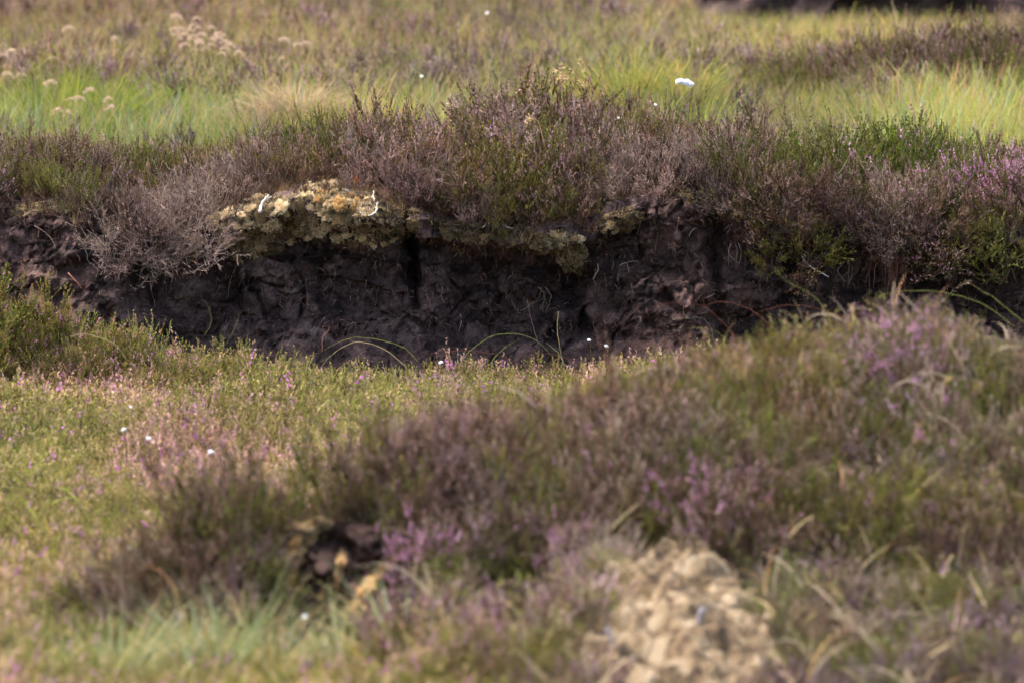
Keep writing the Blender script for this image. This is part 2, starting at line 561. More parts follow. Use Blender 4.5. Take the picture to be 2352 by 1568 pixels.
# ------------------------------------------------------------------ far peat face at the top of the slope
fx = np.arange(0.6, 6.5, 0.03)
ft = np.linspace(0, 1, 30)
FX, FT = np.meshgrid(fx, ft)
fq = sstep(0.0, 0.62, FT)
FY = 8.0 - 0.12 * (FX - 0.8) + 0.12 * fq + 1.6 * sstep(0.66, 1.0, FT) + 0.18 * fbm(FX * 4.5, FT * 5, 1, 4)
FZ = z_top(FX, 8.0) - 0.10 + fq * (0.44 + 0.12 * fbm(FX * 1.2, 2.0, 0.0, 2)) * sstep(0.55, 0.75, FX) + 0.06 * fbm(FX * 6, FT * 7, 3, 4)
far = link('far_peat_face', raw_mesh('far_peat_face', np.stack([FX, FY, FZ], -1).reshape(-1, 3), grid_faces(len(fx), 30), M_PEAT, None, True))
tag(far, 'dark peat face far behind at the top of the slope', kind='structure')

# ------------------------------------------------------------------ heather branches
C = dict(
    green=[lin(74, 84, 36), lin(62, 74, 32), lin(90, 94, 44), lin(82, 80, 38)],
    bright=[lin(126, 128, 56), lin(110, 116, 48), lin(142, 138, 72), lin(134, 122, 66)],
    olive=[lin(88, 78, 38), lin(76, 70, 34), lin(102, 88, 48), lin(94, 72, 42)],
    brown=[lin(96, 74, 62), lin(82, 63, 54), lin(112, 90, 78), lin(102, 74, 58)],
    mauve=[lin(120, 95, 88), lin(106, 83, 78), lin(136, 111, 102), lin(126, 96, 84)],
    pale=[lin(160, 138, 126), lin(172, 150, 136), lin(144, 122, 112), lin(158, 130, 114)],
    grey=[lin(120, 106, 98), lin(102, 89, 82), lin(142, 128, 118), lin(110, 92, 82)],
    stem=[lin(70, 54, 46), lin(58, 46, 40), lin(84, 66, 58)],
    pink=[lin(200, 142, 180), lin(188, 124, 170), lin(212, 164, 194), lin(206, 150, 178)],
    rust=[lin(160, 118, 84), lin(144, 104, 76), lin(176, 134, 104)],
    tan=[lin(176, 152, 110), lin(162, 140, 96), lin(184, 158, 124)],
)

def pick(rg, names, n):
    pal = np.array(sum([C[k] for k in names], []))
    return pal[rg.integers(0, len(pal), n)] * rg.uniform(0.8, 1.2, (n, 1))

def branch_mesh(seed, kind, mats, height=0.22, n_main=24, n_sh=9, splay=0.95):
    """a fan of woody stems carrying fine leafy shoots; returns (mesh, blossom mesh or None)"""
    rg = np.random.default_rng(seed)
    mb, fl = MB(), MB()
    S = 7
    t = np.linspace(0, 1, S)
    th = splay * np.sqrt(rg.uniform(0, 1, n_main))
    ph = rg.uniform(0, 2 * np.pi, n_main)
    Ls = height * rg.uniform(0.72, 1.0, n_main) * (1.05 - 0.22 * th)
    out_ = np.stack([np.cos(ph), np.sin(ph), np.zeros(n_main)], 1)
    bend = rg.uniform(0.35, 0.9, n_main)
    base = rg.normal(0, 0.012, (n_main, 3)) * (1, 1, 0.2)
    r_ = np.sin(th)[:, None] * t[None] * (1 - 0.25 * bend[:, None] * t[None])
    z_ = np.cos(th)[:, None] * t[None] + 0.15 * bend[:, None] * t[None] ** 2
    path = base[:, None] + Ls[:, None, None] * (out_[:, None] * r_[..., None] + np.array((0, 0, 1.0)) * z_[..., None])
    path = path + (rg.normal(0, 0.004, path.shape) * t[None, :, None])
    bare = kind == 'bare'
    wob = rg.normal(0, 1, (n_main, 3))
    wv = unit(np.cross(np.array((0, 0, 1.0)) + 0.3 * wob, wob))[:, None] * ((0.0016 if bare else 0.0011) * (1 - 0.7 * t))[None, :, None]
    wv2 = unit(np.cross(wv[:, 0], out_ * 0.3 + (0, 0, 1)))[:, None] * ((0.0016 if bare else 0.0011) * (1 - 0.7 * t))[None, :, None]
    sc = pick(rg, ['grey'] if bare else ['stem', 'grey'], n_main)
    mb.ribbons(path, wv, sc)
    mb.ribbons(path, wv2, sc)
    # shoots
    n = n_main * n_sh
    im = np.repeat(np.arange(n_main), n_sh)
    ts = rg.uniform(0.42, 1.0, n) if not bare else rg.uniform(0.25, 1.0, n)
    ts[::n_sh] = 0.97
    k = np.clip((ts * (S - 1)).astype(int), 0, S - 2)
    fr = ts * (S - 1) - k
    p0 = path[im, k] * (1 - fr[:, None]) + path[im, k + 1] * fr[:, None]
    tan = unit(path[im, k + 1] - path[im, k])
    d0 = unit(tan + rg.normal(0, 0.8 if bare else 0.42, (n, 3)) + (0, 0, 0.1))
    Ln = rg.uniform(0.026, 0.058, n) * (height / 0.22) ** 0.5
    if bare:
        Ln *= 1.25
    Q = 4
    q = np.linspace(0, 1, Q)
    sp = p0[:, None] + Ln[:, None, None] * (d0[:, None] * q[None, :, None] + np.array((0, 0, 0.3)) * (q ** 2)[None, :, None]) + rg.normal(0, 0.0022, (n, Q, 3)) * q[None, :, None]
    sw = unit(np.cross(d0, rg.normal(0, 1, (n, 3))))
    wid = (0.0011 if bare else 0.0008)
    scol = pick(rg, ['grey', 'pale'] if bare else ['stem', 'brown', 'grey'], n)
    mb.ribbons(sp, sw[:, None] * (wid * (1 - 0.6 * q))[None, :, None], scol)
    if bare:                                   # a second order of fine twigs
        m = n * 2
        jm = np.repeat(np.arange(n), 2)
        tq = rg.uniform(0.3, 0.9, m)
        a = sp[jm, 0] * (1 - tq[:, None]) + sp[jm, 3] * tq[:, None]
        dd = unit(d0[jm] + rg.normal(0, 0.6, (m, 3)))
        b = a + dd * rg.uniform(0.012, 0.03, (m, 1))
        ww = unit(np.cross(dd, rg.normal(0, 1, (m, 3)))) * 0.0007
        mb.ribbons(np.stack([a, b], 1), np.stack([ww, ww * 0.5], 1), scol[jm])
        nl = 3
    else:
        nl = 24 if height > 0.12 else 12
    # leaves and seed heads along the shoots
    N_ = n * nl
    il = np.repeat(np.arange(n), nl)
    tl = rg.uniform(0.08, 1.02, N_)
    tl[::nl] = 1.0
    kk = np.clip((tl * (Q - 1)).astype(int), 0, Q - 2)
    ff = tl * (Q - 1) - kk
    c = sp[il, kk] * (1 - ff[:, None]) + sp[il, kk + 1] * ff[:, None]
    td = unit(sp[il, kk + 1] - sp[il, kk])
    rad = unit(np.cross(td, rg.normal(0, 1, (N_, 3))))
    d = unit(td * 0.9 + rad * rg.uniform(0.3, 1.0, (N_, 1)))
    wv = np.cross(d, unit(rg.normal(0, 1, (N_, 3))))
    wv = unit(wv)
    ll = rg.uniform(0.004, 0.0075, N_)
    hw = rg.uniform(0.0012, 0.0023, N_)
    shoot_pal = {
        'brown': (['brown', 'olive', 'stem'], ['mauve', 'mauve', 'brown', 'olive', 'pale']),
        'grey': (['brown', 'grey', 'stem'], ['grey', 'grey', 'mauve', 'pale']),
        'green': (['green', 'olive', 'green'], ['green', 'bright', 'olive']),
        'flower': (['green', 'olive'], ['green', 'mauve', 'pale']),
        'tan': (['olive', 'green', 'brown'], ['tan', 'olive', 'pale', 'bright', 'mauve']),
        'bloom': (['green', 'olive'], ['green', 'mauve']),
        'bare': (['grey', 'stem'], ['grey', 'pale']),
        'lawn': (['bright', 'green', 'bright'], ['bright', 'bright', 'green', 'bright', 'tan']),
        'lawnpink': (['bright', 'olive', 'bright'], ['tan', 'pale', 'bright', 'bright']),
        'upright': (['bright', 'green'], ['bright', 'bright', 'rust', 'olive']),
    }[kind]
    # each shoot keeps to one colour, tips to another
    cs, ct = pick(rg, shoot_pal[0], n), pick(rg, shoot_pal[1], n)
    cm, cn = pick(rg, shoot_pal[0], n_main)[im], pick(rg, shoot_pal[1], n_main)[im]
    cs, ct = 0.45 * cs + 0.55 * cm, 0.45 * ct + 0.55 * cn
    col = np.where((tl > 0.6)[:, None], ct[il], cs[il]) * rg.uniform(0.82, 1.18, (N_, 1))
    mb.leaves(c, d * ll[:, None], wv * hw[:, None], col)
    fshare = {'bloom': 0.8, 'flower': 0.15, 'lawnpink': 0.035, 'brown': 0.004, 'upright': 0.05, 'lawn': 0.008}.get(kind, 0.0)
    if fshare > 0:
        sel = np.where(rg.uniform(0, 1, n) < fshare)[0]
        nb = 12
        ib = np.repeat(sel, nb)
        tb = rg.uniform(0.45, 1.0, len(ib))
        kb = np.clip((tb * (Q - 1)).astype(int), 0, Q - 2)
        fb = tb * (Q - 1) - kb
        cb = sp[ib, kb] * (1 - fb[:, None]) + sp[ib, kb + 1] * fb[:, None]
        db = unit(rg.normal(0, 1, (len(ib), 3)))
        wb = unit(np.cross(db, rg.normal(0, 1, (len(ib), 3))))
        fc = pick(rg, ['pink'], n)[ib] * rg.uniform(0.85, 1.15, (len(ib), 1))
        cb = cb + db * 0.001
        fl.leaves(cb, db * rg.uniform(0.003, 0.005, (len(ib), 1)), wb * 0.0017, fc)
        db2 = unit(np.cross(db, wb))
        fl.leaves(cb, db2 * rg.uniform(0.003, 0.005, (len(ib), 1)), wb * 0.0017, fc)
    return mb, fl

def bare_spot(x, y):
    """moss hump and peat hollows: nothing grows there"""
    h = (np.abs(x - 0.312) < 0.08 + 0.08 * sstep(-5.0, -5.4, y)) & (y < -4.98) & (y > -6.7)
    h |= (x > X(590, -5)) & (x < X(940, -5)) & (y > -5.10) & (y < -4.82)
    h |= (x > X(1090, -5.2)) & (x < X(1300, -5.2)) & (y > -5.52) & (y < -5.08)
    return h

BR = {}
for kind, k0 in (('brown', 100), ('grey', 200), ('green', 300), ('flower', 400), ('bare', 500), ('upright', 600), ('bloom', 650), ('tan', 670)):
    BR[kind] = []
    for i in range(4):
        mb, fl = branch_mesh(k0 + i, kind, None, splay=0.6 if kind == 'upright' else 1.0)
        BR[kind].append((mb.mesh('branch', M_LEAF), fl.mesh('blossom', M_LEAF) if fl.n else None))

MIX = {
    'brown': dict(brown=7, grey=1.2, green=2.6, bare=0.4, flower=0.3),
    'brownpink': dict(brown=6, flower=1.8, green=2.4, grey=0.8),
    'grey': dict(grey=5, bare=4, brown=2),
    'bare': dict(bare=8, grey=2.5),
    'green': dict(green=6, brown=2, flower=0.8),
    'greenpink': dict(green=4, flower=4, brown=2),
    'tan': dict(tan=6, green=3, brown=1.5, flower=0.8),
    'mixed': dict(brown=4, green=3.5, grey=1.2, flower=0.8),
    'pink': dict(bloom=7, flower=2, green=2),
    'upright': dict(upright=8, green=1),
    'uprightpink': dict(upright=6, flower=2),
}

def zground(x, y):
    return float(z_top(x, y)) if y > -0.16 else float(z_front(x, y))

def shrub(u, y, rx, ry, height, mix, label, lean=0.0, group=None, tint=(1, 1, 1), dens=1.0, droop=0.0, zoff=0.0, name='heather_shrub', leanx=0.0, cat='heather'):
    """one heather plant: branches on an elliptical footprint, outer ones leaning outwards"""
    x0 = X(u, y)
    root = empty(name, (x0, y, zground(x0, y) + zoff))
    tag(root, label, cat, group)
    kinds = list(MIX[mix])
    wts = np.array([MIX[mix][k] for k in kinds], float)
    wts /= wts.sum()
    n = max(4, int(dens * math.pi * rx * ry / 0.0044))
    pts = []
    for tries in range(n * 12):
        a, r = rng.uniform(0, 2 * math.pi), math.sqrt(rng.uniform(0, 1))
        dx, dy = r * math.cos(a) * rx, r * math.sin(a) * ry
        if all((dx - p[0]) ** 2 + (dy - p[1]) ** 2 > 0.048 ** 2 for p in pts):
            pts.append((dx, dy, r))
        if len(pts) >= n:
            break
    for dx, dy, r in pts:
        if y < -0.2 and bool(bare_spot(np.array(x0 + dx), np.array(y + dy))):
            continue
        kd = kinds[rng.choice(len(kinds), p=wts)]
        me, fl = BR[kd][rng.integers(0, 4)]
        b = link('branch', me, root)
        x, yy = x0 + dx, y + dy
        dz = zground(x, max(yy, -0.03) if y > -0.16 else yy) + zoff - root.location.z
        over = max(0.0, -0.03 - yy) if y > -0.16 else 0.0
        b.location = (dx, dy, dz - 0.012 - over * 0.9)
        s = height / 0.22 * (1.1 - 0.5 * r * r) * rng.uniform(0.78, 1.18)
        if kd == 'bare':
            s *= 0.92
        b.scale = (s * rng.uniform(0.9, 1.15), s * rng.uniform(0.9, 1.15), s)
        tilt = Vector((dx / rx * 0.5 + leanx, dy / ry * 0.45 - lean - over * (6 + droop * 10), 1.0))
        qr = Vector((0, 0, 1)).rotation_difference(tilt.normalized())
        b.rotation_mode = 'QUATERNION'
        b.rotation_quaternion = qr @ Euler((0, 0, rng.uniform(0, 6.28))).to_quaternion()
        g = rng.uniform(0.68, 1.25)
        cc = (tint[0] * g * rng.uniform(0.95, 1.05), tint[1] * g, tint[2] * g * rng.uniform(0.95, 1.05), 1)
        b.color = cc
        if fl is not None:
            q = link('blossom', fl, b)
            q.color = (1, 1, 1, 1)
    if not root.children:
        bpy.data.objects.remove(root)
        return None
    return root

GB = 'heather shrubs along the top of the peat bank'
# along the top of the bank (u, y, rx, ry, height, mix, label, ...)
SH = [
    (-330, 0.25, 0.26, 0.30, 0.17, 'mixed', 'low heather on the bank top beyond the photo edge, far end', dict()),
    (-90, 0.16, 0.15, 0.24, 0.16, 'brownpink', 'brown heather shrub at the very left end of the bank top', dict()),
    (70, 0.30, 0.17, 0.26, 0.145, 'brownpink', 'low pink-tipped heather shrub above the leftmost pale moss lip', dict()),
    (180, 0.12, 0.12, 0.20, 0.15, 'green', 'green heather shrub just behind the left peat slump', dict()),
    (330, 0.42, 0.20, 0.22, 0.135, 'greenpink', 'low green and pink heather at the skyline above the bare twiggy shrub', dict()),
    (300, 0.00, 0.13, 0.15, 0.165, 'bare', 'grey bare-twigged heather shrub drooping over the left slump', dict(lean=0.55, droop=0.5)),
    (420, -0.01, 0.12, 0.16, 0.17, 'grey', 'grey-brown heather shrub hanging beside the small moss cushion', dict(lean=0.45, droop=0.4)),
    (500, 0.22, 0.13, 0.18, 0.16, 'grey', 'dull grey heather shrub behind the left edge of the golden moss', dict()),
    (620, 0.24, 0.13, 0.20, 0.15, 'brown', 'brown heather shrub directly behind the bleached forked twig', dict()),
    (640, 0.55, 0.20, 0.16, 0.14, 'greenpink', 'low green heather at the skyline above the golden moss', dict()),
    (760, 0.34, 0.13, 0.22, 0.165, 'mixed', 'green-brown heather shrub above the top of the golden moss', dict()),
    (850, 0.14, 0.10, 0.14, 0.155, 'grey', 'dark grey-brown heather shrub behind the red seedling', dict()),
    (880, 0.45, 0.16, 0.22, 0.19, 'brownpink', 'pink-tipped heather shrub on the left shoulder of the big mound', dict()),
    (970, 0.18, 0.13, 0.20, 0.22, 'brown', 'tall red-brown heather shrub above the dark vertical crevice', dict(tint=(1.0, 0.9, 0.92))),
    (1060, 0.09, 0.13, 0.14, 0.19, 'grey', 'grey-brown heather shrub right of the crevice, spilling forward', dict(lean=0.12)),
    (1160, 0.09, 0.15, 0.14, 0.20, 'green', 'olive-green heather shrub at the front of the big mound', dict(lean=0.10, tint=(1.05, 0.95, 0.9))),
    (1150, 0.36, 0.17, 0.22, 0.255, 'brownpink', 'purple-brown heather shrub forming the left top of the big mound', dict()),
    (1290, 0.10, 0.14, 0.14, 0.20, 'mixed', 'green and brown heather shrub at the front right of the big mound', dict(lean=0.08)),
    (1270, 0.42, 0.18, 0.24, 0.28, 'brown', 'tallest purple-brown heather shrub crowning the big mound', dict(tint=(1.0, 0.95, 1.0))),
    (1400, 0.24, 0.14, 0.20, 0.23, 'brown', 'mauve-brown heather shrub on the right slope of the big mound', dict(tint=(1.0, 0.96, 1.02))),
    (1490, 0.30, 0.14, 0.20, 0.19, 'brown', 'brown heather shrub left of the tall cottongrass stem', dict()),
    (1500, 0.05, 0.12, 0.13, 0.165, 'grey', 'grey twiggy heather shrub above the fibrous red peat', dict(lean=0.12)),
    (1620, 0.12, 0.13, 0.16, 0.17, 'grey', 'grey-mauve heather shrub below the tall cottongrass stem', dict(lean=0.1)),
    (1700, 0.42, 0.16, 0.22, 0.19, 'brownpink', 'pink-tipped heather shrub right of the tall cottongrass stem', dict()),
    (1730, 0.06, 0.12, 0.16, 0.18, 'brown', 'brown heather shrub over the right end of the long pale lip', dict(lean=0.2)),
    (1850, -0.04, 0.12, 0.16, 0.18, 'green', 'green heather shrub hanging down above the bleached root', dict(lean=0.45, droop=0.6, tint=(0.75, 0.72, 0.7))),
    (1840, 0.32, 0.15, 0.20, 0.20, 'greenpink', 'flowering green heather shrub behind the hanging green one', dict(tint=(0.9, 1.08, 0.8))),
    (1960, 0.26, 0.14, 0.20, 0.195, 'green', 'dark green heather shrub in the dip before the far right mound', dict(tint=(0.9, 1.08, 0.8))),
    (2030, 0.02, 0.12, 0.14, 0.165, 'grey', 'grey-tan heather shrub above the pale moss tuft on the right', dict(lean=0.2)),
    (2060, 0.42, 0.17, 0.22, 0.185, 'greenpink', 'broad pink-flecked heather shrub on the right skyline', dict(tint=(0.9, 1.08, 0.8))),
    (2130, -0.02, 0.14, 0.15, 0.175, 'brownpink', 'brown heather shrub over the hanging red roots', dict(lean=0.35, droop=0.4)),
    (2200, 0.32, 0.16, 0.20, 0.175, 'green', 'green heather shrub sloping down towards the right edge', dict(tint=(0.9, 1.08, 0.8))),
    (2330, 0.10, 0.14, 0.16, 0.19, 'pink', 'bright pink flowering heather at the right edge of the bank', dict()),
    (2300, 0.42, 0.16, 0.20, 0.155, 'greenpink', 'low green heather behind the bright pink one at the right', dict()),
    (2290, -0.03, 0.12, 0.13, 0.16, 'green', 'dark green heather under the bright pink one', dict(lean=0.3, droop=0.5)),
    (2480, 0.15, 0.22, 0.30, 0.17, 'mixed', 'heather on the bank top beyond the photo edge, near end', dict()),
]
for s in SH:
    shrub(*s[:4], s[4] * 0.93, *s[5:7], group=GB, **s[7])

GL = 'green heather at the foot of the bank'
for s in [
    (-60, -0.50, 0.14, 0.16, 0.20, 'upright', 'tallest green heather at the left edge below the peat', dict(tint=(1.0, 1.0, 0.9))),
    (90, -0.46, 0.12, 0.14, 0.17, 'upright', 'upright green heather with rusty tips before the left slump', dict()),
    (210, -0.50, 0.12, 0.14, 0.155, 'upright', 'green heather shrub second from the left below the slump', dict()),
    (330, -0.52, 0.11, 0.13, 0.135, 'uprightpink', 'green heather with a bright pink spike below the slump', dict()),
    (430, -0.58, 0.10, 0.12, 0.10, 'uprightpink', 'short green heather right of the bright pink spike', dict()),
    (530, -0.55, 0.09, 0.10, 0.085, 'upright', 'short yellow-green heather at the foot of the dark peat', dict()),
    (640, -0.62, 0.10, 0.10, 0.07, 'upright', 'lowest heather tufts where the lawn meets the dark peat', dict())]:
    shrub(*s[:7], group=GL, **s[7])

GF = 'heather shrubs on the near mound'
for s in [
    (990, -4.88, 0.08, 0.06, 0.18, 'pink', 'bright pink flower tuft on the rim right of the peat hollow', dict()),
    (1250, -4.85, 0.07, 0.06, 0.18, 'pink', 'bright pink flower tuft above the grey twiggy heather', dict()),
    (1305, -4.62, 0.06, 0.05, 0.12, 'pink', 'mauve flower tuft right of the dark purple shrub', dict()),
    (1565, -4.60, 0.08, 0.07, 0.12, 'pink', 'mauve flower drift above the pale moss hump', dict()),
    (1970, -2.85, 0.06, 0.06, 0.125, 'pink', 'left pink flower tuft below the near crest', dict()),
    (2045, -2.85, 0.07, 0.06, 0.135, 'pink', 'middle pink flower tuft below the near crest', dict()),
    (2150, -2.90, 0.07, 0.06, 0.135, 'pink', 'right pink flower tuft below the near crest', dict()),
    (2070, -3.6, 0.05, 0.05, 0.11, 'pink', 'pink flower tuft right of the dark gap', dict()),
    (740, -4.70, 0.10, 0.10, 0.12, 'brown', 'dark heather fringe hanging over the top of the peat hollow', dict(lean=0.35)),
    (860, -4.68, 0.10, 0.10, 0.12, 'mixed', 'green-brown heather fringe above the right of the peat hollow', dict(lean=0.3)),
    (2330, -2.45, 0.20, 0.30, 0.085, 'tan', 'heather on the back of the near mound at the right edge', dict()),
    (2130, -2.45, 0.18, 0.28, 0.085, 'tan', 'green-tan heather on the crest of the near mound', dict(tint=(1.25, 1.1, 1.0))),
    (1930, -2.45, 0.18, 0.28, 0.08, 'tan', 'tan-tipped heather on the left shoulder of the near crest', dict(tint=(1.25, 1.15, 0.95))),
    (1740, -2.55, 0.17, 0.28, 0.095, 'tan', 'low tan heather where the near crest drops to the lawn', dict(tint=(1.25, 1.15, 0.95))),
    (1560, -2.75, 0.16, 0.26, 0.095, 'tan', 'low brown heather at the left foot of the near crest', dict(tint=(1.15, 1.05, 0.95))),
    (2060, -3.05, 0.20, 0.28, 0.11, 'greenpink', 'heather with four bright pink tufts below the near crest', dict()),
    (2290, -3.15, 0.18, 0.30, 0.12, 'mixed', 'mixed heather below the crest at the right edge', dict()),
    (1800, -3.15, 0.20, 0.30, 0.11, 'mixed', 'mixed green and brown heather in the middle of the near mound', dict(tint=(1.15, 1.05, 0.95))),
    (1560, -3.35, 0.20, 0.30, 0.12, 'mixed', 'pinkish brown heather left of the mound centre', dict()),
    (1350, -3.55, 0.18, 0.28, 0.13, 'mixed', 'brown heather behind the big purple shrub', dict(tint=(1.1, 1.0, 0.97))),
    (1950, -3.75, 0.20, 0.28, 0.13, 'green', 'green heather bordering the dark gap in the near mound', dict()),
    (2200, -3.85, 0.20, 0.28, 0.13, 'mixed', 'brown heather right of the dark gap', dict()),
    (2380, -4.05, 0.18, 0.28, 0.13, 'mixed', 'heather at the right edge below the pale dead grass', dict()),
    (1690, -3.95, 0.20, 0.28, 0.13, 'mixed', 'pink and brown heather above the pale moss hump', dict()),
    (1440, -4.10, 0.20, 0.26, 0.14, 'brownpink', 'flowering heather with mauve heads right of the purple shrub', dict()),
    (1060, -4.05, 0.17, 0.22, 0.15, 'brown', 'back half of the dark purple shrub on the near mound', dict(tint=(0.92, 0.87, 0.95))),
    (860, -4.25, 0.19, 0.22, 0.175, 'brown', 'big dark purple-brown shrub leaning over the peat hollow', dict(tint=(0.9, 0.84, 0.92))),
    (1180, -4.40, 0.16, 0.20, 0.15, 'brown', 'dark red-brown heather at the right foot of the purple shrub', dict(tint=(0.95, 0.92, 0.95))),
    (690, -4.50, 0.16, 0.18, 0.17, 'brown', 'low brown heather left of the peat hollow', dict(tint=(0.85, 0.8, 0.85))),
    (520, -4.72, 0.17, 0.17, 0.21, 'brown', 'brown heather spreading over the lower left slope', dict(tint=(0.85, 0.82, 0.85))),
    (590, -5.02, 0.13, 0.12, 0.16, 'brown', 'dark brown heather just left of the ragged moss rim', dict(tint=(0.8, 0.76, 0.8))),
    (420, -5.05, 0.16, 0.13, 0.17, 'brown', 'dark brown heather above the blue-green grass', dict(tint=(0.8, 0.8, 0.8))),
    (330, -4.86, 0.17, 0.17, 0.17, 'brown', 'low brown heather at the lower left end of the slope', dict(tint=(0.88, 0.85, 0.88))),
    (1330, -4.75, 0.17, 0.20, 0.15, 'mixed', 'heather with bright pink heads above the dark hole', dict()),
    (1050, -5.00, 0.09, 0.08, 0.09, 'pink', 'bright pink heather right of the ragged moss', dict()),
    (1120, -5.05, 0.14, 0.16, 0.14, 'green', 'green heather below the bright pink heads', dict()),
    (1290, -5.10, 0.13, 0.15, 0.15, 'grey', 'grey twiggy heather hanging over the dark hole', dict(lean=0.3)),
    (1700, -4.65, 0.17, 0.20, 0.15, 'brownpink', 'mauve heather touching the top of the pale moss hump', dict(tint=(1.1, 1.02, 1.1))),
    (1900, -4.60, 0.18, 0.22, 0.14, 'mixed', 'brown-green heather right of the pale moss hump', dict()),
    (2110, -4.60, 0.18, 0.22, 0.14, 'green', 'green-tipped heather above the lower right corner', dict(tint=(1.1, 1.0, 1.0))),
    (2290, -4.85, 0.18, 0.22, 0.15, 'brown', 'dark red-brown heather at the lower right edge', dict(tint=(0.95, 0.92, 0.95))),
    (2000, -5.30, 0.18, 0.20, 0.12, 'grey', 'grey-brown heather around the small white bone-like twig', dict()),
    (2210, -5.50, 0.18, 0.20, 0.13, 'mixed', 'green-brown heather in the lower right corner', dict()),
    (2380, -5.45, 0.16, 0.20, 0.14, 'brown', 'brown heather in the extreme lower right corner', dict()),
    (1880, -5.65, 0.16, 0.18, 0.10, 'brown', 'brown heather at the bottom right of the moss hump', dict()),
    (1230, -5.62, 0.16, 0.18, 0.10, 'green', 'yellow-green heather at the bottom left of the moss hump', dict(tint=(1.3, 1.15, 1.0))),
    (1040, -5.65, 0.16, 0.18, 0.11, 'greenpink', 'pink-dotted green heather at the bottom centre', dict()),
    (880, -5.50, 0.15, 0.14, 0.05, 'mixed', 'heather below the ragged moss rims', dict()),
    (2080, -5.95, 0.20, 0.18, 0.10, 'mixed', 'heather cut off by the bottom edge at the right', dict()),
    (2300, -6.05, 0.20, 0.18, 0.10, 'brown', 'heather cut off by the bottom right corner', dict()),
    (1120, -6.00, 0.20, 0.18, 0.09, 'green', 'heather cut off by the bottom edge at the centre', dict(tint=(1.2, 1.1, 1.0)))]:
    shrub(s[0], y_mound(s[1]), s[2], s[3] * 0.75, s[4] * (1.3 if s[1] > -4.6 else 1.1), *s[5:7], group=GF, **{**s[7], 'tint': tuple(k * c for k, c in zip((1.05, 1.08, 1.04), s[7].get('tint', (1, 1, 1))))})

GH = 'heather shrubs on the hummock behind'
for i, s in enumerate([
    (2270, 3.72, 0.32, 0.36, 0.19, 'brownpink', 'large purple heather shrub on the hummock in the field behind'),
    (2060, 3.76, 0.28, 0.34, 0.18, 'brown', 'brown heather shrub left on the hummock in the field behind'),
    (1870, 3.80, 0.26, 0.30, 0.15, 'mixed', 'green-brown heather tailing off the hummock behind'),
    (2460, 3.70, 0.30, 0.36, 0.16, 'brown', 'heather at the right end of the hummock in the field behind')]):
    shrub(*s, group=GH, dens=0.8)

# ------------------------------------------------------------------ grass tufts
G = dict(
    green=[lin(122, 130, 58), lin(108, 122, 56), lin(138, 140, 68), lin(116, 128, 74)],
    lime=[lin(122, 140, 48), lin(108, 130, 46), lin(138, 144, 60)],
    straw=[lin(172, 152, 108), lin(156, 138, 96), lin(184, 166, 122), lin(146, 128, 86)],
    gold=[lin(166, 150, 74), lin(174, 150, 70), lin(152, 142, 68)],
    rust=[lin(150, 112, 76), lin(138, 106, 80), lin(162, 124, 90)],
    blue=[lin(130, 142, 104), lin(116, 132, 98), lin(150, 158, 120)],
    dead=[lin(172, 154, 128), lin(156, 138, 116), lin(142, 126, 108)],
)

def tuft(seed, pal, n=26, h=0.2, spread=0.05, splay=0.5, wid=0.0016, curl=0.6, wind=(-0.15, 0, 0)):
    rg = np.random.default_rng(seed)
    mb = MB()
    S = 6
    t = np.linspace(0, 1, S)
    ph = rg.uniform(0, 2 * np.pi, n)
    th = splay * np.sqrt(rg.uniform(0, 1, n))
    L = h * rg.uniform(0.5, 1.0, n)
    o = np.stack([np.cos(ph), np.sin(ph), 0 * ph], 1)
    base = o * (spread * np.sqrt(rg.uniform(0, 1, (n, 1)))) + rg.normal(0, 0.006, (n, 3)) * (1, 1, 0)
    cu = curl * rg.uniform(0.2, 1.3, n)
    # turn the blade over gradually from its first angle outwards
    ang = th[:, None] + cu[:, None] * t[None] ** 1.3
    step = L[:, None] / (S - 1)
    dr = np.concatenate([np.zeros((n, 1)), np.cumsum(np.sin(ang[:, :-1]) * step, 1)], 1)
    dz = np.concatenate([np.zeros((n, 1)), np.cumsum(np.cos(ang[:, :-1]) * step, 1)], 1)
    path = base[:, None] + o[:, None] * dr[..., None] + np.array((0, 0, 1.0)) * dz[..., None] + np.array(wind)[None, None] * (L[:, None] * t[None] ** 2)[..., None]
    wv = unit(np.cross(o, (0, 0, 1.0)) + rg.normal(0, 0.5, (n, 3)))
    w = wv[:, None] * (wid * rg.uniform(0.7, 1.3, (n, 1)) * (1 - 0.85 * t[None] ** 2))[..., None]
    cc = np.array(sum([G[k] for k in pal], []))
    col = cc[rg.integers(0, len(cc), n)] * rg.uniform(0.8, 1.2, (n, 1))
    mb.ribbons(path, w, col)
    return mb

def plume_mesh(seed, L=0.035):
    """a drooping feathery seed head, base at the origin"""
    rg = np.random.default_rng(seed)
    mb = MB()
    n = 70
    t = rg.uniform(0, 1, n)
    axis_ = np.stack([-L * t, 0 * t, 0.012 * np.sin(t * 2.4) - 0.012 * t * t], 1)
    d = unit(np.stack([-np.ones(n), rg.normal(0, 0.5, n), rg.normal(-0.1, 0.4, n)], 1))
    w = unit(np.cross(d, rg.normal(0, 1, (n, 3)))) * 0.0014
    col = np.array([lin(184, 162, 136), lin(170, 146, 120), lin(196, 176, 150), lin(176, 148, 126)])[rg.integers(0, 4, n)]
    mb.leaves(axis_ + rg.normal(0, 0.003, (n, 3)), d * 0.011, w, col)
    return mb

# -------- instanced carpets: one object of stuff each
def source(name, meshes):
    col = bpy.data.collections.new(name)
    for i, m in enumerate(meshes):
        o = bpy.data.objects.new('%s_%02d' % (name, i), m)
        col.objects.link(o)
    return col

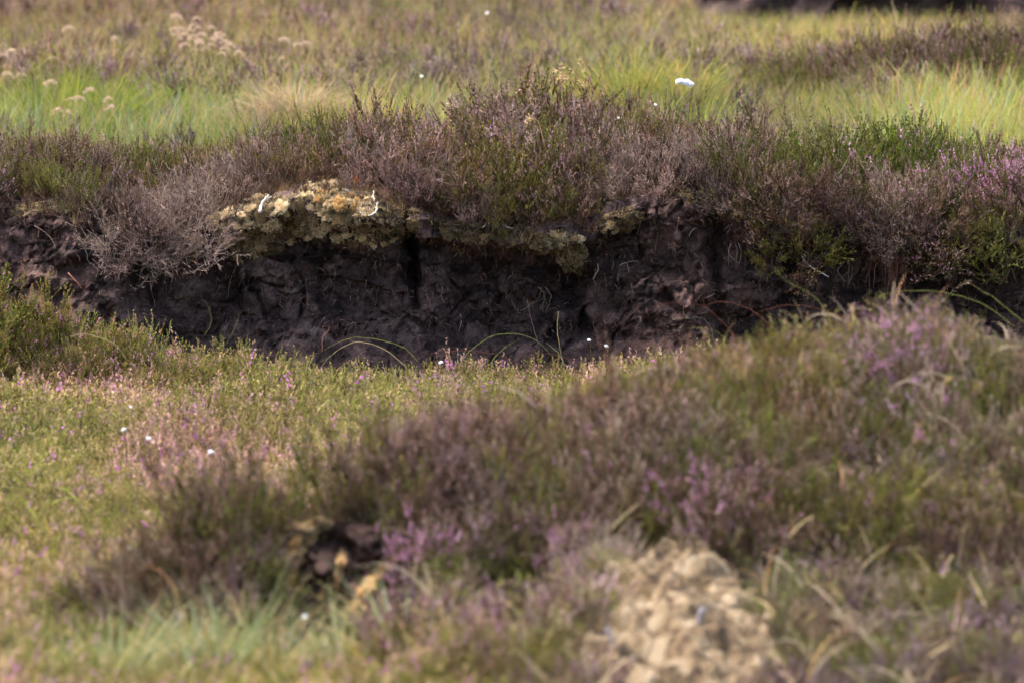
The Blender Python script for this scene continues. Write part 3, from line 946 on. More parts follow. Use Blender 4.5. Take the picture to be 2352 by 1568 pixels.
def scatter(name, label, pts, rot, scl, idx, tint, col):
    me = bpy.data.meshes.new(name)
    n = len(pts)
    me.vertices.add(n)
    me.vertices.foreach_set('co', np.asarray(pts, np.float32).ravel())
    a = me.attributes.new('rot', 'FLOAT_VECTOR', 'POINT')
    a.data.foreach_set('vector', np.asarray(rot, np.float32).ravel())
    a = me.attributes.new('scl', 'FLOAT_VECTOR', 'POINT')
    a.data.foreach_set('vector', np.asarray(scl, np.float32).ravel())
    a = me.attributes.new('idx', 'INT', 'POINT')
    a.data.foreach_set('value', np.asarray(idx, np.int32))
    a = me.attributes.new('tint', 'FLOAT_COLOR', 'POINT')
    a.data.foreach_set('color', np.concatenate([tint, np.ones((n, 1))], 1).astype(np.float32).ravel())
    o = link(name, me)
    tag(o, label, kind='stuff')
    ng = bpy.data.node_groups.new(name, 'GeometryNodeTree')
    ng.interface.new_socket('Geometry', in_out='INPUT', socket_type='NodeSocketGeometry')
    ng.interface.new_socket('Geometry', in_out='OUTPUT', socket_type='NodeSocketGeometry')
    N, L = ng.nodes.new, ng.links.new
    gi, go = N('NodeGroupInput'), N('NodeGroupOutput')
    ci = N('GeometryNodeCollectionInfo')
    ci.inputs['Collection'].default_value = col
    ci.inputs['Separate Children'].default_value = True
    ci.inputs['Reset Children'].default_value = True
    ip = N('GeometryNodeInstanceOnPoints')
    ip.inputs['Pick Instance'].default_value = True
    def na(nm, ty):
        k = N('GeometryNodeInputNamedAttribute')
        k.data_type = ty
        k.inputs['Name'].default_value = nm
        return k.outputs[0]
    L(gi.outputs[0], ip.inputs['Points'])
    L(ci.outputs[0], ip.inputs['Instance'])
    L(na('idx', 'INT'), ip.inputs['Instance Index'])
    er = N('FunctionNodeEulerToRotation')
    L(na('rot', 'FLOAT_VECTOR'), er.inputs[0])
    L(er.outputs[0], ip.inputs['Rotation'])
    L(na('scl', 'FLOAT_VECTOR'), ip.inputs['Scale'])
    L(ip.outputs[0], go.inputs[0])
    md = o.modifiers.new('scatter', 'NODES')
    md.node_group = ng
    return o

def jitter_grid(x0, x1, y0, y1, s):
    a, b = np.meshgrid(np.arange(x0, x1, s), np.arange(y0, y1, s))
    a, b = a.ravel(), b.ravel()
    return a + rng.uniform(-.5, .5, a.shape) * s, b + rng.uniform(-.5, .5, a.shape) * s

# low heather lawn in front
lawn_src = []
for i in range(8):
    kd = ['lawn', 'lawnpink', 'lawn', 'lawn', 'lawnpink', 'lawn', 'lawn', 'lawnpink'][i]
    mb, fl = branch_mesh(700 + i, kd, None, height=0.085, n_main=12, n_sh=7, splay=1.0)
    if fl.n:
        mb.add(np.concatenate(fl.v), np.concatenate([f for f in fl.f]), np.concatenate(fl.c))
    lawn_src.append(mb.mesh('low_heather_%d' % i, M_LEAF_I))
for i in range(3):
    mb, fl = branch_mesh(720 + i, ['brown', 'green', 'brown'][i], None, height=0.10, n_main=12, n_sh=7, splay=1.0)
    lawn_src.append(mb.mesh('low_heather_%d' % (8 + i), M_LEAF_I))
lawn_col = source('low_heather', lawn_src)
x, y = jitter_grid(-2.2, 2.2, -7.0, -0.28, 0.047)
hw_ = 0.0602 * (y + 21.5) + 0.55
k = (np.abs(x) < hw_)
x, y = x[k], y[k]
e = np.interp(y, _ey, _ex)
k = rng.uniform(0, 1, len(x)) > 0.55 * sstep(0.05, 0.3, x - e)      # thinner under the mound's shrubs
x, y = x[k], y[k]
k = ~bare_spot(x, y)
x, y = x[k], y[k]
n = len(x)
z = z_front(x, y) - 0.01
pn = fbm(x * 1.6, y * 0.9, 4.0, 3)
idx = np.where(rng.uniform(0, 1, n) < 0.18 + 0.75 * pn, rng.choice([1, 4, 7], n), rng.choice([0, 2, 3, 5, 6], n))
idx = np.where(rng.uniform(0, 1, n) < 0.85 * sstep(0.0, 0.2, x - np.interp(y, _ey, _ex)), rng.choice([8, 9, 10, 9], n), idx)
g = rng.uniform(0.8, 1.2, n) * (1 + 0.18 * fbm(x * 3, y * 2, 9.0, 2))
on = sstep(0.05, 0.3, x - np.interp(y, _ey, _ex))
tint = np.stack([g * (1.18 - 0.2 * on + 0.12 * pn), g * (1.06 - 0.06 * on), g * (1.32 + 0.10 * pn)], 1)
rot = np.stack([rng.normal(0, 0.16, n), rng.normal(0, 0.16, n), rng.uniform(0, 6.28, n)], 1)
s = rng.uniform(0.75, 1.2, n) * (1 + 0.25 * fbm(x * 2.2, y * 1.4, 2.0, 2))
lawn = scatter('heather_carpet', 'low green and pink heather carpet in front of the peat bank', np.stack([x, y, z], 1), rot, np.stack([s, s, s], 1), idx, tint, lawn_col)

# grass and sedge of the field behind
gsrc = [tuft(1, ['green', 'green', 'gold'], h=0.22), tuft(2, ['green', 'lime'], h=0.20), tuft(3, ['straw', 'gold', 'green'], h=0.20),
        tuft(4, ['rust', 'straw'], h=0.18), tuft(5, ['gold', 'green', 'rust'], h=0.22), tuft(6, ['straw', 'dead', 'rust'], h=0.16, curl=1.2),
        tuft(7, ['green', 'blue'], h=0.2), tuft(8, ['lime', 'green'], h=0.24, curl=1.0)]
g_src = [m.mesh('field_grass_%d' % i, M_GRASS_I) for i, m in enumerate(gsrc)]
for i in range(3):                                          # sparse heather among the grass
    mb, fl = branch_mesh(760 + i, ['brown', 'lawnpink', 'brown'][i], None, height=0.14, n_main=8, n_sh=9, splay=0.7)
    g_src.append(mb.mesh('field_heather_%d' % i, M_LEAF_I))
g_col = source('field_grass', g_src)
x, y = jitter_grid(-4, 4, 0.75, 13.0, 0.055)
hw_ = 0.0602 * (y + 21.5) + 0.6
k = (np.abs(x) < hw_)
x, y = x[k], y[k]
n = len(x)
z = z_top(x, y) - 0.01
pn = fbm(x * 0.8, y * 0.45, 12.0, 3)
pm = fbm(x * 2.5, y * 1.2, 22.0, 2)
# a lush strip behind the bank, browner sedge and heather above it
lush = sstep(5.2, 3.2, y + 1.1 * pn) * sstep(0.9, 1.6, y)
r = rng.uniform(0, 1, n)
wet = rng.choice([0, 1, 6, 4, 0, 4, 1, 2], n)
dry = rng.choice([2, 3, 4, 5, 9, 2, 4, 0, 8, 3], n)
edge = rng.choice([2, 4, 3, 5, 9], n)
idx = np.where(r < lush * (0.75 + 0.5 * pm), wet, np.where(y < 1.5, edge, dry))
idx = np.where((pm > 0.12) & (y > 3.2) & (rng.uniform(0, 1, n) < 0.6), rng.choice([8, 10, 9, 5], n), idx)
right = sstep(0.4, 1.0, x) * sstep(4.3, 5.0, y)             # golden grass top right
idx = np.where(rng.uniform(0, 1, n) < right * 0.8, rng.choice([4, 2, 4, 0], n), idx)
gl = rng.uniform(0.8, 1.2, n) * (1 + 0.15 * pm)
tint = np.stack([gl * (0.84 + 0.08 * pn) * (1 + 0.15 * pm), gl * 0.84 * (1 + 0.15 * pm), gl * 1.12], 1)
rot = np.stack([rng.normal(0, 0.15, n), rng.normal(-0.05, 0.15, n), rng.uniform(0, 6.28, n)], 1)
s = rng.uniform(0.65, 1.15, n) * (1 + 0.2 * pm) * (0.55 + 0.45 * sstep(1.2, 2.4, y))
hum = np.exp(-((x - 1.5) / 0.7) ** 2 - ((y - 3.75) / 0.45) ** 2)
s = s * (1 - 0.5 * sstep(5.4, 6.6, y) * sstep(0.2, 0.8, x))
s = s * (1 - 0.5 * hum)
fg = scatter('grass', 'long green and straw-coloured grass of the field behind the bank', np.stack([x, y, z], 1), rot, np.stack([s, s, s], 1), idx, tint, g_col)

# litter and short growth on the bank top between the shrubs and out to the lip
x, y = jitter_grid(-2.3, 2.3, -0.13, 0.95, 0.036)
zz = []
for a_, b_ in zip(x, y):
    h = bvh_bank.ray_cast(Vector((a_, b_, 2.0)), Vector((0, 0, -1))) if b_ < 0.36 else (None,)
    zz.append(h[0].z if h[0] is not None and h[1].z != 0 else (-9 if b_ < 0.1 else float(z_top(a_, b_))))
z = np.array(zz)
k = z > z_lip(x) - 0.05
x, y, z = x[k], y[k], z[k] - 0.006
n = len(x)
idx = np.where(y < 0.06, rng.choice([5, 8, 10, 5, 3], n), rng.choice([8, 10, 9, 5], n))
gl = rng.uniform(0.45, 0.8, n)
s = np.where(y < 0.06, rng.uniform(0.16, 0.34, n), rng.uniform(0.4, 0.75, n))
scatter('undergrowth', 'thin brown undergrowth between the heather shrubs on the bank', np.stack([x, y, z], 1),
        np.stack([rng.normal(0.15, .3, n), rng.normal(0, .3, n), rng.uniform(0, 6.28, n)], 1), np.stack([s, s, s], 1), idx, np.stack([gl, gl * .92, gl * .85], 1), g_col)

# ------------------------------------------------------------------ peat fibres and roots
nn = bank_v.reshape(nt_, len(bx), 3)
e_x = np.gradient(nn, axis=1)
e_t = np.gradient(nn, axis=0)
bn = unit(np.cross(e_x, e_t))
rg = np.random.default_rng(5)
nf = 9000
ti = rg.integers(int(0.08 * nt_), int(0.84 * nt_), nf)
xi = rg.integers(0, len(bx), nf)
p = nn[ti, xi] + bn[ti, xi] * 0.001
d = unit(np.stack([rg.normal(0, 0.7, nf), rg.normal(-0.25, 0.2, nf), -np.abs(rg.normal(0.5, 0.5, nf))], 1) + bn[ti, xi] * 0.35)
Lf = rg.uniform(0.006, 0.024, (nf, 1))
path = np.stack([p, p + d * Lf * 0.5 + bn[ti, xi] * 0.003, p + d * Lf + np.array((0, 0, -0.2)) * Lf], 1)
wv = unit(np.cross(d, (0, 1, 0.2)))[:, None] * np.array((0.0006, 0.0005, 0.0002))[None, :, None]
fc = np.array([lin(92, 66, 56), lin(74, 54, 48), lin(110, 84, 70), lin(84, 56, 46), lin(120, 100, 92)])[rg.integers(0, 5, nf)]
mb = MB()
mb.ribbons(path, wv, fc)
o = mb.build('root_fibres', M_WOOD, bank)
o['kind'] = 'stuff'

CAMV = Vector(CAM)
def on_face(pts, off=0.010, which=(0, 1)):
    """turn a polyline in the picture into points lying just proud of the surface there"""
    r = []
    last = None
    for u, v in pts:
        h = hit(u, v, which)
        q = h[0] if h else last
        last = q
        r.append(np.array(q + (CAMV - q).normalized() * off))
    r = np.array(r)
    # keep the depth smooth along the twig
    if len(r) > 2:
        ym = np.median(r[:, 1])
        for k, (u, v) in enumerate(pts):
            r[k] = P(u, v, 0.65 * min(r[k, 1], ym + 0.02) + 0.35 * ym)
    return smooth_path(r)

def smooth_path(p, m=4):
    p = np.asarray(p, float)
    if len(p) < 3:
        t = np.linspace(0, 1, m + 1)[:, None]
        return p[0] * (1 - t) + p[-1] * t
    q = np.concatenate([[2 * p[0] - p[1]], p, [2 * p[-1] - p[-2]]])
    r = []
    for i in range(1, len(q) - 2):
        for t in np.arange(m) / m:
            a, b, c, d = q[i - 1], q[i], q[i + 1], q[i + 2]
            r.append(0.5 * (2 * b + (c - a) * t + (2 * a - 5 * b + 4 * c - d) * t * t + (3 * b - a - 3 * c + d) * t ** 3))
    r.append(p[-1])
    return np.array(r)

WHITE, BONE, TAN, REDR, BRNR, GRNR = lin(168, 160, 150), lin(136, 124, 112), lin(112, 96, 80), lin(98, 64, 54), lin(92, 74, 62), lin(92, 88, 70)

def root(pts, r0, r1, col, off=0.012):
    p = on_face(pts, off, (0,))
    p = p + np.random.default_rng(len(bpy.data.objects)).normal(0, 0.0012, p.shape)
    mb = MB()
    mb.tube(p, np.linspace(r0, r1, len(p)), col, 4)
    return mb.build('root', M_WOOD, bank, True)

for a in [
    ([(345, 652), (350, 675), (356, 705)], .0022, .001, TAN), ([(196, 575), (206, 604), (224, 618), (222, 650)], .0013, .0007, BONE),
    ([(158, 628), (172, 645), (192, 664)], .0022, .001, lin(140, 90, 66)), ([(1212, 690), (1222, 740), (1236, 788), (1262, 830)], .0011, .0007, TAN),
    ([(1117, 695), (1128, 712), (1132, 724)], .0009, .0006, BONE), ([(1056, 720), (1060, 738), (1054, 758)], .0011, .0006, BONE),
    ([(1175, 690), (1186, 712), (1196, 722)], .0009, .0006, TAN), ([(1290, 560), (1293, 585), (1298, 610)], .0012, .0007, BONE),
    ([(1440, 604), (1444, 630), (1434, 656)], .0013, .0006, TAN), ([(1425, 608), (1450, 600), (1468, 602)], .0010, .0006, BONE),
    ([(1582, 542), (1592, 528), (1600, 524)], .0012, .0007, BONE), ([(1545, 734), (1580, 732), (1612, 730), (1632, 750), (1640, 782), (1664, 812)], .0015, .0010, GRNR),
    ([(1596, 640), (1612, 676), (1618, 712), (1620, 730)], .0010, .0008, BRNR), ([(1618, 686), (1630, 682), (1642, 676)], .0010, .0006, BONE),
    ([(1040, 560), (1052, 572), (1058, 590)], .0014, .0007, BONE), ([(1044, 590), (1050, 582), (1060, 584), (1066, 576)], .0011, .0006, BONE),
    ([(1126, 560), (1136, 566), (1150, 562)], .0012, .0007, BONE), ([(1362, 640), (1368, 652), (1366, 668)], .0012, .0006, TAN),
    ([(2016, 560), (2004, 600), (1988, 650)], .0012, .0006, BRNR), ([(2190, 600), (2196, 640), (2184, 678)], .0012, .0006, TAN),
    ([(2218, 640), (2222, 670), (2226, 710)], .0010, .0006, TAN), ([(2120, 560), (2150, 590), (2166, 620)], .0016, .0008, lin(140, 104, 86)),
    ([(430, 600), (450, 640), (440, 690)], .0012, .0006, BRNR), ([(540, 620), (528, 650), (520, 690)], .0010, .0006, TAN), ([(560, 615), (556, 640), (546, 660)], .0010, .0006, TAN),
    ([(420, 590), (422, 640), (418, 690)], .0008, .0005, BRNR), ([(700, 640), (706, 690), (704, 730)], .0008, .0005, BRNR),
    ([(860, 600), (868, 640), (864, 690)], .0009, .0005, BRNR), ([(1700, 560), (1712, 600), (1706, 650)], .0010, .0005, BRNR),
    ([(1765, 560), (1790, 590), (1800, 640)], .0010, .0005, BRNR), ([(80, 520), (110, 540), (130, 570)], .0014, .0007, TAN), ([(60, 560), (90, 556), (130, 548)], .0012, .0007, BRNR),
    ([(1500, 500), (1510, 540), (1504, 590)], .0012, .0006, BRNR), ([(1560, 500), (1550, 560), (1558, 620)], .0014, .0007, lin(128, 84, 70))]:
    root(*a)
rg = np.random.default_rng(77)
for i in range(26):                                          # fan of red roots under the right overhang
    u0 = 2062 + rg.normal(0, 16)
    u1 = u0 + rg.normal(0, 34)
    v1 = 640 + rg.uniform(0, 50)
    root([(u0, 572 + rg.uniform(0, 14)), ((u0 + u1) / 2 + rg.normal(0, 8), 610), (u1, v1)], 0.0017, 0.0008, [REDR, lin(134, 92, 80), lin(104, 70, 62), BRNR][i % 4], 0.03)
for cu, cv in ((1945, 600), (2318, 600), (1912, 560), (1850, 560), (1250, 660), (1690, 560), (2240, 560)):
    for i in range(5):                                       # small tangles of grey rootlets
        a = cu + rg.normal(0, 7)
        root([(a, cv), (a + rg.normal(0, 10), cv + 22), (a + rg.normal(0, 16), cv + 44 + rg.uniform(0, 14))], 0.0011, 0.0005, [BONE, TAN, BRNR][i % 3], 0.02)

def twig(name, strands, label, cat='twig', mat=None, col=WHITE, off=0.014, group=None, which=(0, 1)):
    """strands: [(points, r0, r1), ...] in the picture"""
    first = None
    for pts, r0, r1 in strands:
        p = on_face(pts, off, which)
        p = p + np.random.default_rng(int(pts[0][0])).normal(0, 0.0008, p.shape)
        mb = MB()
        n_ = len(p)
        rr = np.linspace(r0, r1, n_) * (1 + 0.15 * np.sin(np.arange(n_) * 2.1))
        mb.tube(p, rr, col, 6)
        o = mb.build(name if first is None else 'side_branch', mat or M_WOOD, first, True)
        if first is None:
            first = o
            tag(o, label, cat, group)
    return first

twig('bleached_twig', [([(597, 490), (600, 474), (608, 460), (616, 450)], .0048, .0022), ([(606, 463), (614, 457), (624, 452)], .0026, .0012)], 'bleached white forked twig lying on the golden moss', off=0.05)
twig('bleached_twig', [([(846, 497), (862, 488), (866, 474), (868, 464)], .0016, .0028), ([(862, 462), (857, 452), (858, 440)], .0022, .0012)], 'bent bleached twig at the right end of the golden moss', off=0.035)
twig('bleached_twig', [([(818, 478), (826, 486), (832, 492), (838, 488)], .0014, .0010)], 'small pale twig left of the bent bleached one', off=0.02, col=BONE)
twig('bleached_twig', [([(544, 536), (548, 545), (553, 552)], .0022, .0018)], 'short stub of pale twig in the lower left of the golden moss', off=0.02, col=BONE)
twig('bleached_twig', [([(778, 524), (788, 522), (796, 520)], .0020, .0014)], 'tiny white twig below the golden moss crest', off=0.02)
twig('bleached_twig', [([(780, 432), (800, 440), (812, 450)], .0012, .0010)], 'thin pale twig beside the red seedling', off=0.02, col=BONE)
twig('bleached_root', [([(1842, 588), (1848, 600), (1862, 612), (1880, 624), (1904, 637)], .0026, .0018), ([(1846, 598), (1850, 592), (1847, 584)], .0016, .0009)], 'smooth whitish root sticking out under the hanging green heather', 'root', off=0.05)
twig('bleached_twig', [([(1156, 517), (1166, 522), (1178, 524)], .0026, .0016)], 'short white twig under the middle of the big mound', off=0.03)
twig('bleached_twig', [([(1108, 524), (1120, 514), (1134, 512), (1138, 522)], .0022, .0012)], 'crooked pale twig left of the short white one', off=0.03, col=BONE)
twig('bleached_twig', [([(1362, 642), (1374, 620), (1372, 606)], .0016, .0010)], 'pale twig beside the moss nose in the middle', off=0.03, col=BONE)
twig('bleached_twig', [([(1722, 500), (1718, 494), (1724, 488)], .0014, .0009)], 'tiny pale twig on the long pale lip', off=0.02, col=BONE)

# ------------------------------------------------------------------ moss
def cushion_mesh(seed):
    rg = np.random.default_rng(seed)
    import bmesh
    bm = bmesh.new()
    bmesh.ops.create_icosphere(bm, subdivisions=3, radius=1)
    v = np.array([p.co[:] for p in bm.verts])
    f = np.array([[q.index for q in p.verts] for p in bm.faces])
    bm.free()
    k = 1 + 0.42 * fbm(v[:, 0] * 1.4 + seed * 7, v[:, 1] * 1.4, v[:, 2] * 1.4, 4, 0.6)
    v = v * k[:, None] * (1, 1, 0.8)
    mb = MB()
    c = np.array([lin(178, 164, 134), lin(150, 136, 106), lin(200, 188, 162), lin(160, 140, 106)])
    sh = fbm(v[:, 0] * 3, v[:, 1] * 3, v[:, 2] * 3 + seed, 3)
    mb.add(v * 0.9, f, lin(126, 106, 76) * (1 + 0.45 * sh)[:, None])
    n_ = 620
    i = rg.integers(0, len(v), n_)
    nrm = unit(unit(v[i]) + rg.normal(0, 0.35, (n_, 3)) + (0, 0, 0.2))
    w = unit(np.cross(nrm, rg.normal(0, 1, (n_, 3)))) * rg.uniform(0.02, 0.045, (n_, 1))
    tone = c[rg.integers(0, 4, n_)] * (1 + 0.5 * sh[i])[:, None]
    mb.leaves(v[i] * 0.9 + rg.normal(0, 0.05, (n_, 3)), nrm * rg.uniform(0.14, 0.34, (n_, 1)), w, tone)
    return mb.mesh('cushion', M_MOSS)

CUSH = [cushion_mesh(i) for i in range(5)]
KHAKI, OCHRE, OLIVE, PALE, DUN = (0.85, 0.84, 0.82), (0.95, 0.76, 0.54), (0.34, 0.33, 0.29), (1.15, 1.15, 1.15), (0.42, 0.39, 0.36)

def inside(poly, u, v):
    c = False
    for (a, b), (x, y) in zip(poly, poly[1:] + poly[:1]):
        if (b > v) != (y > v) and u < (x - a) * (v - b) / (y - b) + a:
            c = not c
    return c

def moss(label, poly, size, n, cols, sink=0.4, which=(0, 1), seed=0, flat=0.7, gap=0.62, bright=1.0, fuzz=45):
    """a mat of cushions over the part of the surface seen inside a picture outline"""
    rg = np.random.default_rng(seed)
    us, vs = [p[0] for p in poly], [p[1] for p in poly]
    root_ = None
    pts = []
    for _ in range(n * 14):
        if len(pts) >= n:
            break
        u, v = rg.uniform(min(us), max(us)), rg.uniform(min(vs), max(vs))
        if not inside(poly, u, v):
            continue
        s = size[0] + (size[1] - size[0]) * rg.uniform(0, 1) ** 1.8
        if any((u - a) ** 2 + (1.25 * (v - b)) ** 2 < (gap * (s + c) * 0.5) ** 2 for a, b, c in pts):
            continue
        h = hit(u, v, which)
        if h is None:
            continue
        pts.append((u, v, s))
        if root_ is None:
            root_ = empty('moss_patch', h[0])
            tag(root_, label, 'moss')
        o = link('cushion', CUSH[rg.integers(0, 5)], root_)
        r = s * MPP * 0.5 * (h[3] / DIST)
        nv = (h[1] * (1 if h[1].dot(CAMV - h[0]) > 0 else -1) + Vector((0, -0.1, 0.7))).normalized()
        o.location = h[0] - root_.location + nv * r * (1 - 2 * sink) * 0.5
        o.rotation_mode = 'QUATERNION'
        o.rotation_quaternion = Vector((0, 0, 1)).rotation_difference(nv) @ Euler((0, 0, rg.uniform(0, 6.28))).to_quaternion()
        o.scale = (r * rg.uniform(0.9, 1.25), r * rg.uniform(0.9, 1.2), r * flat * rg.uniform(0.8, 1.2))
        c = cols(u, v, rg)
        b = rg.uniform(0.55, 1.25) * bright
        o.color = (c[0] * b, c[1] * b, c[2] * b, 1)
    if root_ is not None and fuzz:
        # the woolly mat itself: fine tips over the whole patch, thinning out at its rim
        cu, cv = np.mean(us), np.mean(vs)
        q, d_, c_ = [], [], []
        for _ in range(int(fuzz * n)):
            u, v = rg.uniform(min(us) - 8, max(us) + 8), rg.uniform(min(vs) - 8, max(vs) + 8)
            k = rg.normal(1.0, 0.05)
            if not inside(poly, cu + (u - cu) * k, cv + (v - cv) * k):
                continue
            h = hit(u, v, which)
            if h is None:
                continue
            nv = h[1] * (1 if h[1].dot(CAMV - h[0]) > 0 else -1) + Vector((0, -0.1, 0.5))
            sc_ = h[3] / DIST
            q.append(h[0] - root_.location + nv.normalized() * rg.uniform(0, 0.006))
            d_.append(unit(np.array(nv.normalized()) + rg.normal(0, 0.6, 3)) * rg.uniform(0.005, 0.012))
            c_.append(np.array(cols(u, v, rg)) * rg.uniform(0.6, 1.05) * bright)
        q, d_, c_ = np.array(q), np.array(d_), np.array(c_)
        pt = 0.85 + 0.5 * fbm(q[:, 0] * 30, q[:, 2] * 40 + q[:, 1] * 20, seed, 2)
        c_ = lin(168, 150, 116) * c_ * pt[:, None]
        w_ = unit(np.cross(d_, rg.normal(0, 1, d_.shape))) * 0.0015
        mb = MB()
        mb.leaves(q, d_, w_, np.clip(c_, 0, 1))
        o = mb.build('moss_mat', M_MOSS, root_)
        o['kind'] = 'stuff'
    return root_

def mixc(*pairs):
    cs = [p[0] for p in pairs]
    w = np.array([p[1] for p in pairs], float)
    w /= w.sum()
    return lambda u, v, rg: cs[rg.choice(len(cs), p=w)]

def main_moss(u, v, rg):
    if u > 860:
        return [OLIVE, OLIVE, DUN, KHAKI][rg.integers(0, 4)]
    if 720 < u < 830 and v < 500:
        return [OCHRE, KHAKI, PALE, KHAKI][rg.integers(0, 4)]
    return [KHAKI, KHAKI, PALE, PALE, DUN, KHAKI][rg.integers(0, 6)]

moss('mat of golden-tan moss cushions draped over the lip of the peat bank', [(478, 480), (500, 455), (545, 440), (600, 452), (660, 450), (690, 440), (700, 412), (742, 405), (790, 436), (800, 500), (740, 540), (650, 560), (620, 585), (540, 592), (520, 560), (490, 530)], (14, 46), 180, main_moss, seed=1, bright=1.25, sink=0.25)
moss('dark olive moss covering the right end of the golden mat', [(790, 440), (850, 452), (910, 475), (955, 480), (950, 540), (890, 566), (800, 560), (760, 545), (800, 500)], (8, 28), 80, main_moss, seed=2, bright=1.25)
moss('small round tan moss cushion below the bare twiggy heather', [(372, 570), (400, 552), (445, 556), (458, 580), (430, 602), (385, 596)], (20, 36), 16, mixc((KHAKI, 3), (DUN, 2), (PALE, 1)), seed=3)
moss('pale moss fringe on the lip at the left end of the bank', [(20, 482), (60, 472), (110, 466), (165, 474), (180, 488), (120, 486), (60, 496), (24, 500)], (12, 24), 40, mixc((KHAKI, 2), (PALE, 2), (DUN, 2)), seed=4)
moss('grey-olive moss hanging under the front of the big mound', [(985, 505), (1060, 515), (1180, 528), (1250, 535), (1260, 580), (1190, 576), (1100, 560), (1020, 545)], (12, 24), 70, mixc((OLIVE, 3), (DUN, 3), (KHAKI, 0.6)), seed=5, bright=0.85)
moss('tan moss nose bulging from the bank in the middle', [(1240, 545), (1290, 530), (1335, 550), (1352, 590), (1335, 625), (1300, 622), (1275, 590), (1245, 575)], (16, 30), 50, mixc((KHAKI, 4), (DUN, 2), (PALE, 1)), seed=6)
moss('brownish moss lip left of the fibrous red peat', [(1375, 512), (1400, 490), (1450, 480), (1475, 490), (1465, 520), (1420, 530), (1385, 530)], (14, 26), 32, mixc((KHAKI, 2), (DUN, 3)), seed=7)
moss('thin pale moss lip above the fibrous red peat', [(1535, 445), (1555, 430), (1600, 440), (1650, 468), (1720, 500), (1700, 508), (1640, 486), (1580, 456)], (10, 20), 48, mixc((KHAKI, 3), (DUN, 2), (PALE, 1)), seed=8)
moss('pale tan moss tuft on the right lip', [(1942, 508), (1965, 495), (2010, 503), (2040, 520), (2010, 545), (1965, 535)], (15, 28), 26, mixc((KHAKI, 3), (PALE, 2), (DUN, 1)), seed=9)
moss('small brown moss tuft near the right end of the bank', [(2170, 540), (2200, 528), (2260, 535), (2262, 552), (2200, 560)], (12, 22), 20, mixc((KHAKI, 2), (DUN, 3)), seed=10)

# the big pale hump of moss in front
moss('large pale straw-coloured moss hump at the bottom of the photo', [(1310, 1425), (1380, 1350), (1440, 1300), (1500, 1268), (1560, 1245), (1630, 1262), (1690, 1330), (1750, 1390), (1785, 1450), (1790, 1520), (1770, 1600), (1470, 1600), (1420, 1540), (1390, 1470)],
     (14, 46), 280, mixc(((0.95, 0.9, 0.86), 4), ((0.9, 0.72, 0.55), 2), ((1.15, 1.12, 1.12), 2.0), (DUN, 1.6), ((0.25, 0.22, 0.2), 1.4)), which=(1,), seed=21, gap=0.42, flat=0.6, sink=0.55, fuzz=40)
hump = [o for o in bpy.data.objects if o.name.startswith('moss_patch')][-1]
hx, hy_ = np.meshgrid(np.arange(0.05, 0.62, 0.006), np.arange(-6.7, -4.9, 0.010))
hz = z_front(hx, hy_)
hk = sstep(0.03, -0.03, np.abs(hx - 0.312) - (0.08 + 0.12 * sstep(-5.0, -5.4, hy_)) + 0.05 * fbm(hx * 14, hy_ * 9, 3.3, 3)) * sstep(-4.95, -5.02, hy_)
hc1, hc2, hci = cells(hx * 30, hy_ * 16, 0.4, 31)
hz = hz + 0.022 * hk - 0.02 * (1 - hk) + (0.011 * (0.6 - hc1) + 0.020 * fbm(hx * 16, hy_ * 10, 6.0, 3) + 0.010 * fbm(hx * 60, hy_ * 40, 1.0, 3)) * hk
hv = np.stack([hx, hy_, hz], -1).reshape(-1, 3) - np.array(hump.location)
mt = link('moss_crust', raw_mesh('moss_crust', hv, grid_faces(hx.shape[1], hx.shape[0]), M_MAT, None, True), hump)
moss('tan moss beside the mauve heather right of the pale hump', [(1760, 1400), (1860, 1380), (1960, 1360), (2000, 1400), (1900, 1430), (1800, 1450)], (20, 40), 26, mixc((KHAKI, 2), (OCHRE, 1), (DUN, 2)), which=(1,), seed=22)

# ------------------------------------------------------------------ peat hollows in the near mound
bvh_extra = {}
def scarp(name, label, u0, u1, v0, v1, y0, y1, seed, edge):
    us = np.linspace(u0, u1, 70)
    ts = np.linspace(0, 1, 44)
    V = np.zeros((44, 70, 3))
    for j, t in enumerate(ts):
        for i, u in enumerate(us):
            q = (u - u0) / (u1 - u0)
            sag = edge * (2 * q - 1) ** 2
            V[j, i] = P(u, v0 + sag * (v1 - v0) * (1 - t) * 0.7 + t * (v1 - v0), y0 + (y1 - y0) * t)
    dn = 0.06 * fbm(V[..., 0] * 11, V[..., 2] * 13 + V[..., 1] * 3, seed, 5, 0.72) + 0.05 * np.sin(np.pi * (V[..., 0] - V[..., 0].min()) / np.ptp(V[..., 0]))
    V[..., 1] += dn * np.sin(np.pi * np.clip(ts, 0, 1))[:, None]
    fa = grid_faces(70, 44)
    o = link(name, raw_mesh(name, V.reshape(-1, 3), fa, M_PEAT_RED, None, True))
    tag(o, label, kind='structure')
    return BVHTree.FromPolygons([Vector(p) for p in V.reshape(-1, 3)], [tuple(int(i) for i in t) for t in fa])

b1 = scarp('peat_hollow', 'dark peat hollow with ragged moss edges on the near mound', 570, 960, 1195, 1480, -4.84, -5.02, 1.0, 0.3)
b2 = scarp('peat_hole', 'dark hole under the grey twiggy heather on the near mound', 1070, 1320, 1330, 1490, -5.14, -5.26, 2.0, 0.3)
_hit0 = hit
def hit(u, v, which=(0, 1)):
    if 'scarp' in which:
        h = b1.ray_cast(Vector(CAM), Vector(ray(u, v)).normalized())
        return h if h[0] is not None else None
    return _hit0(u, v, which)

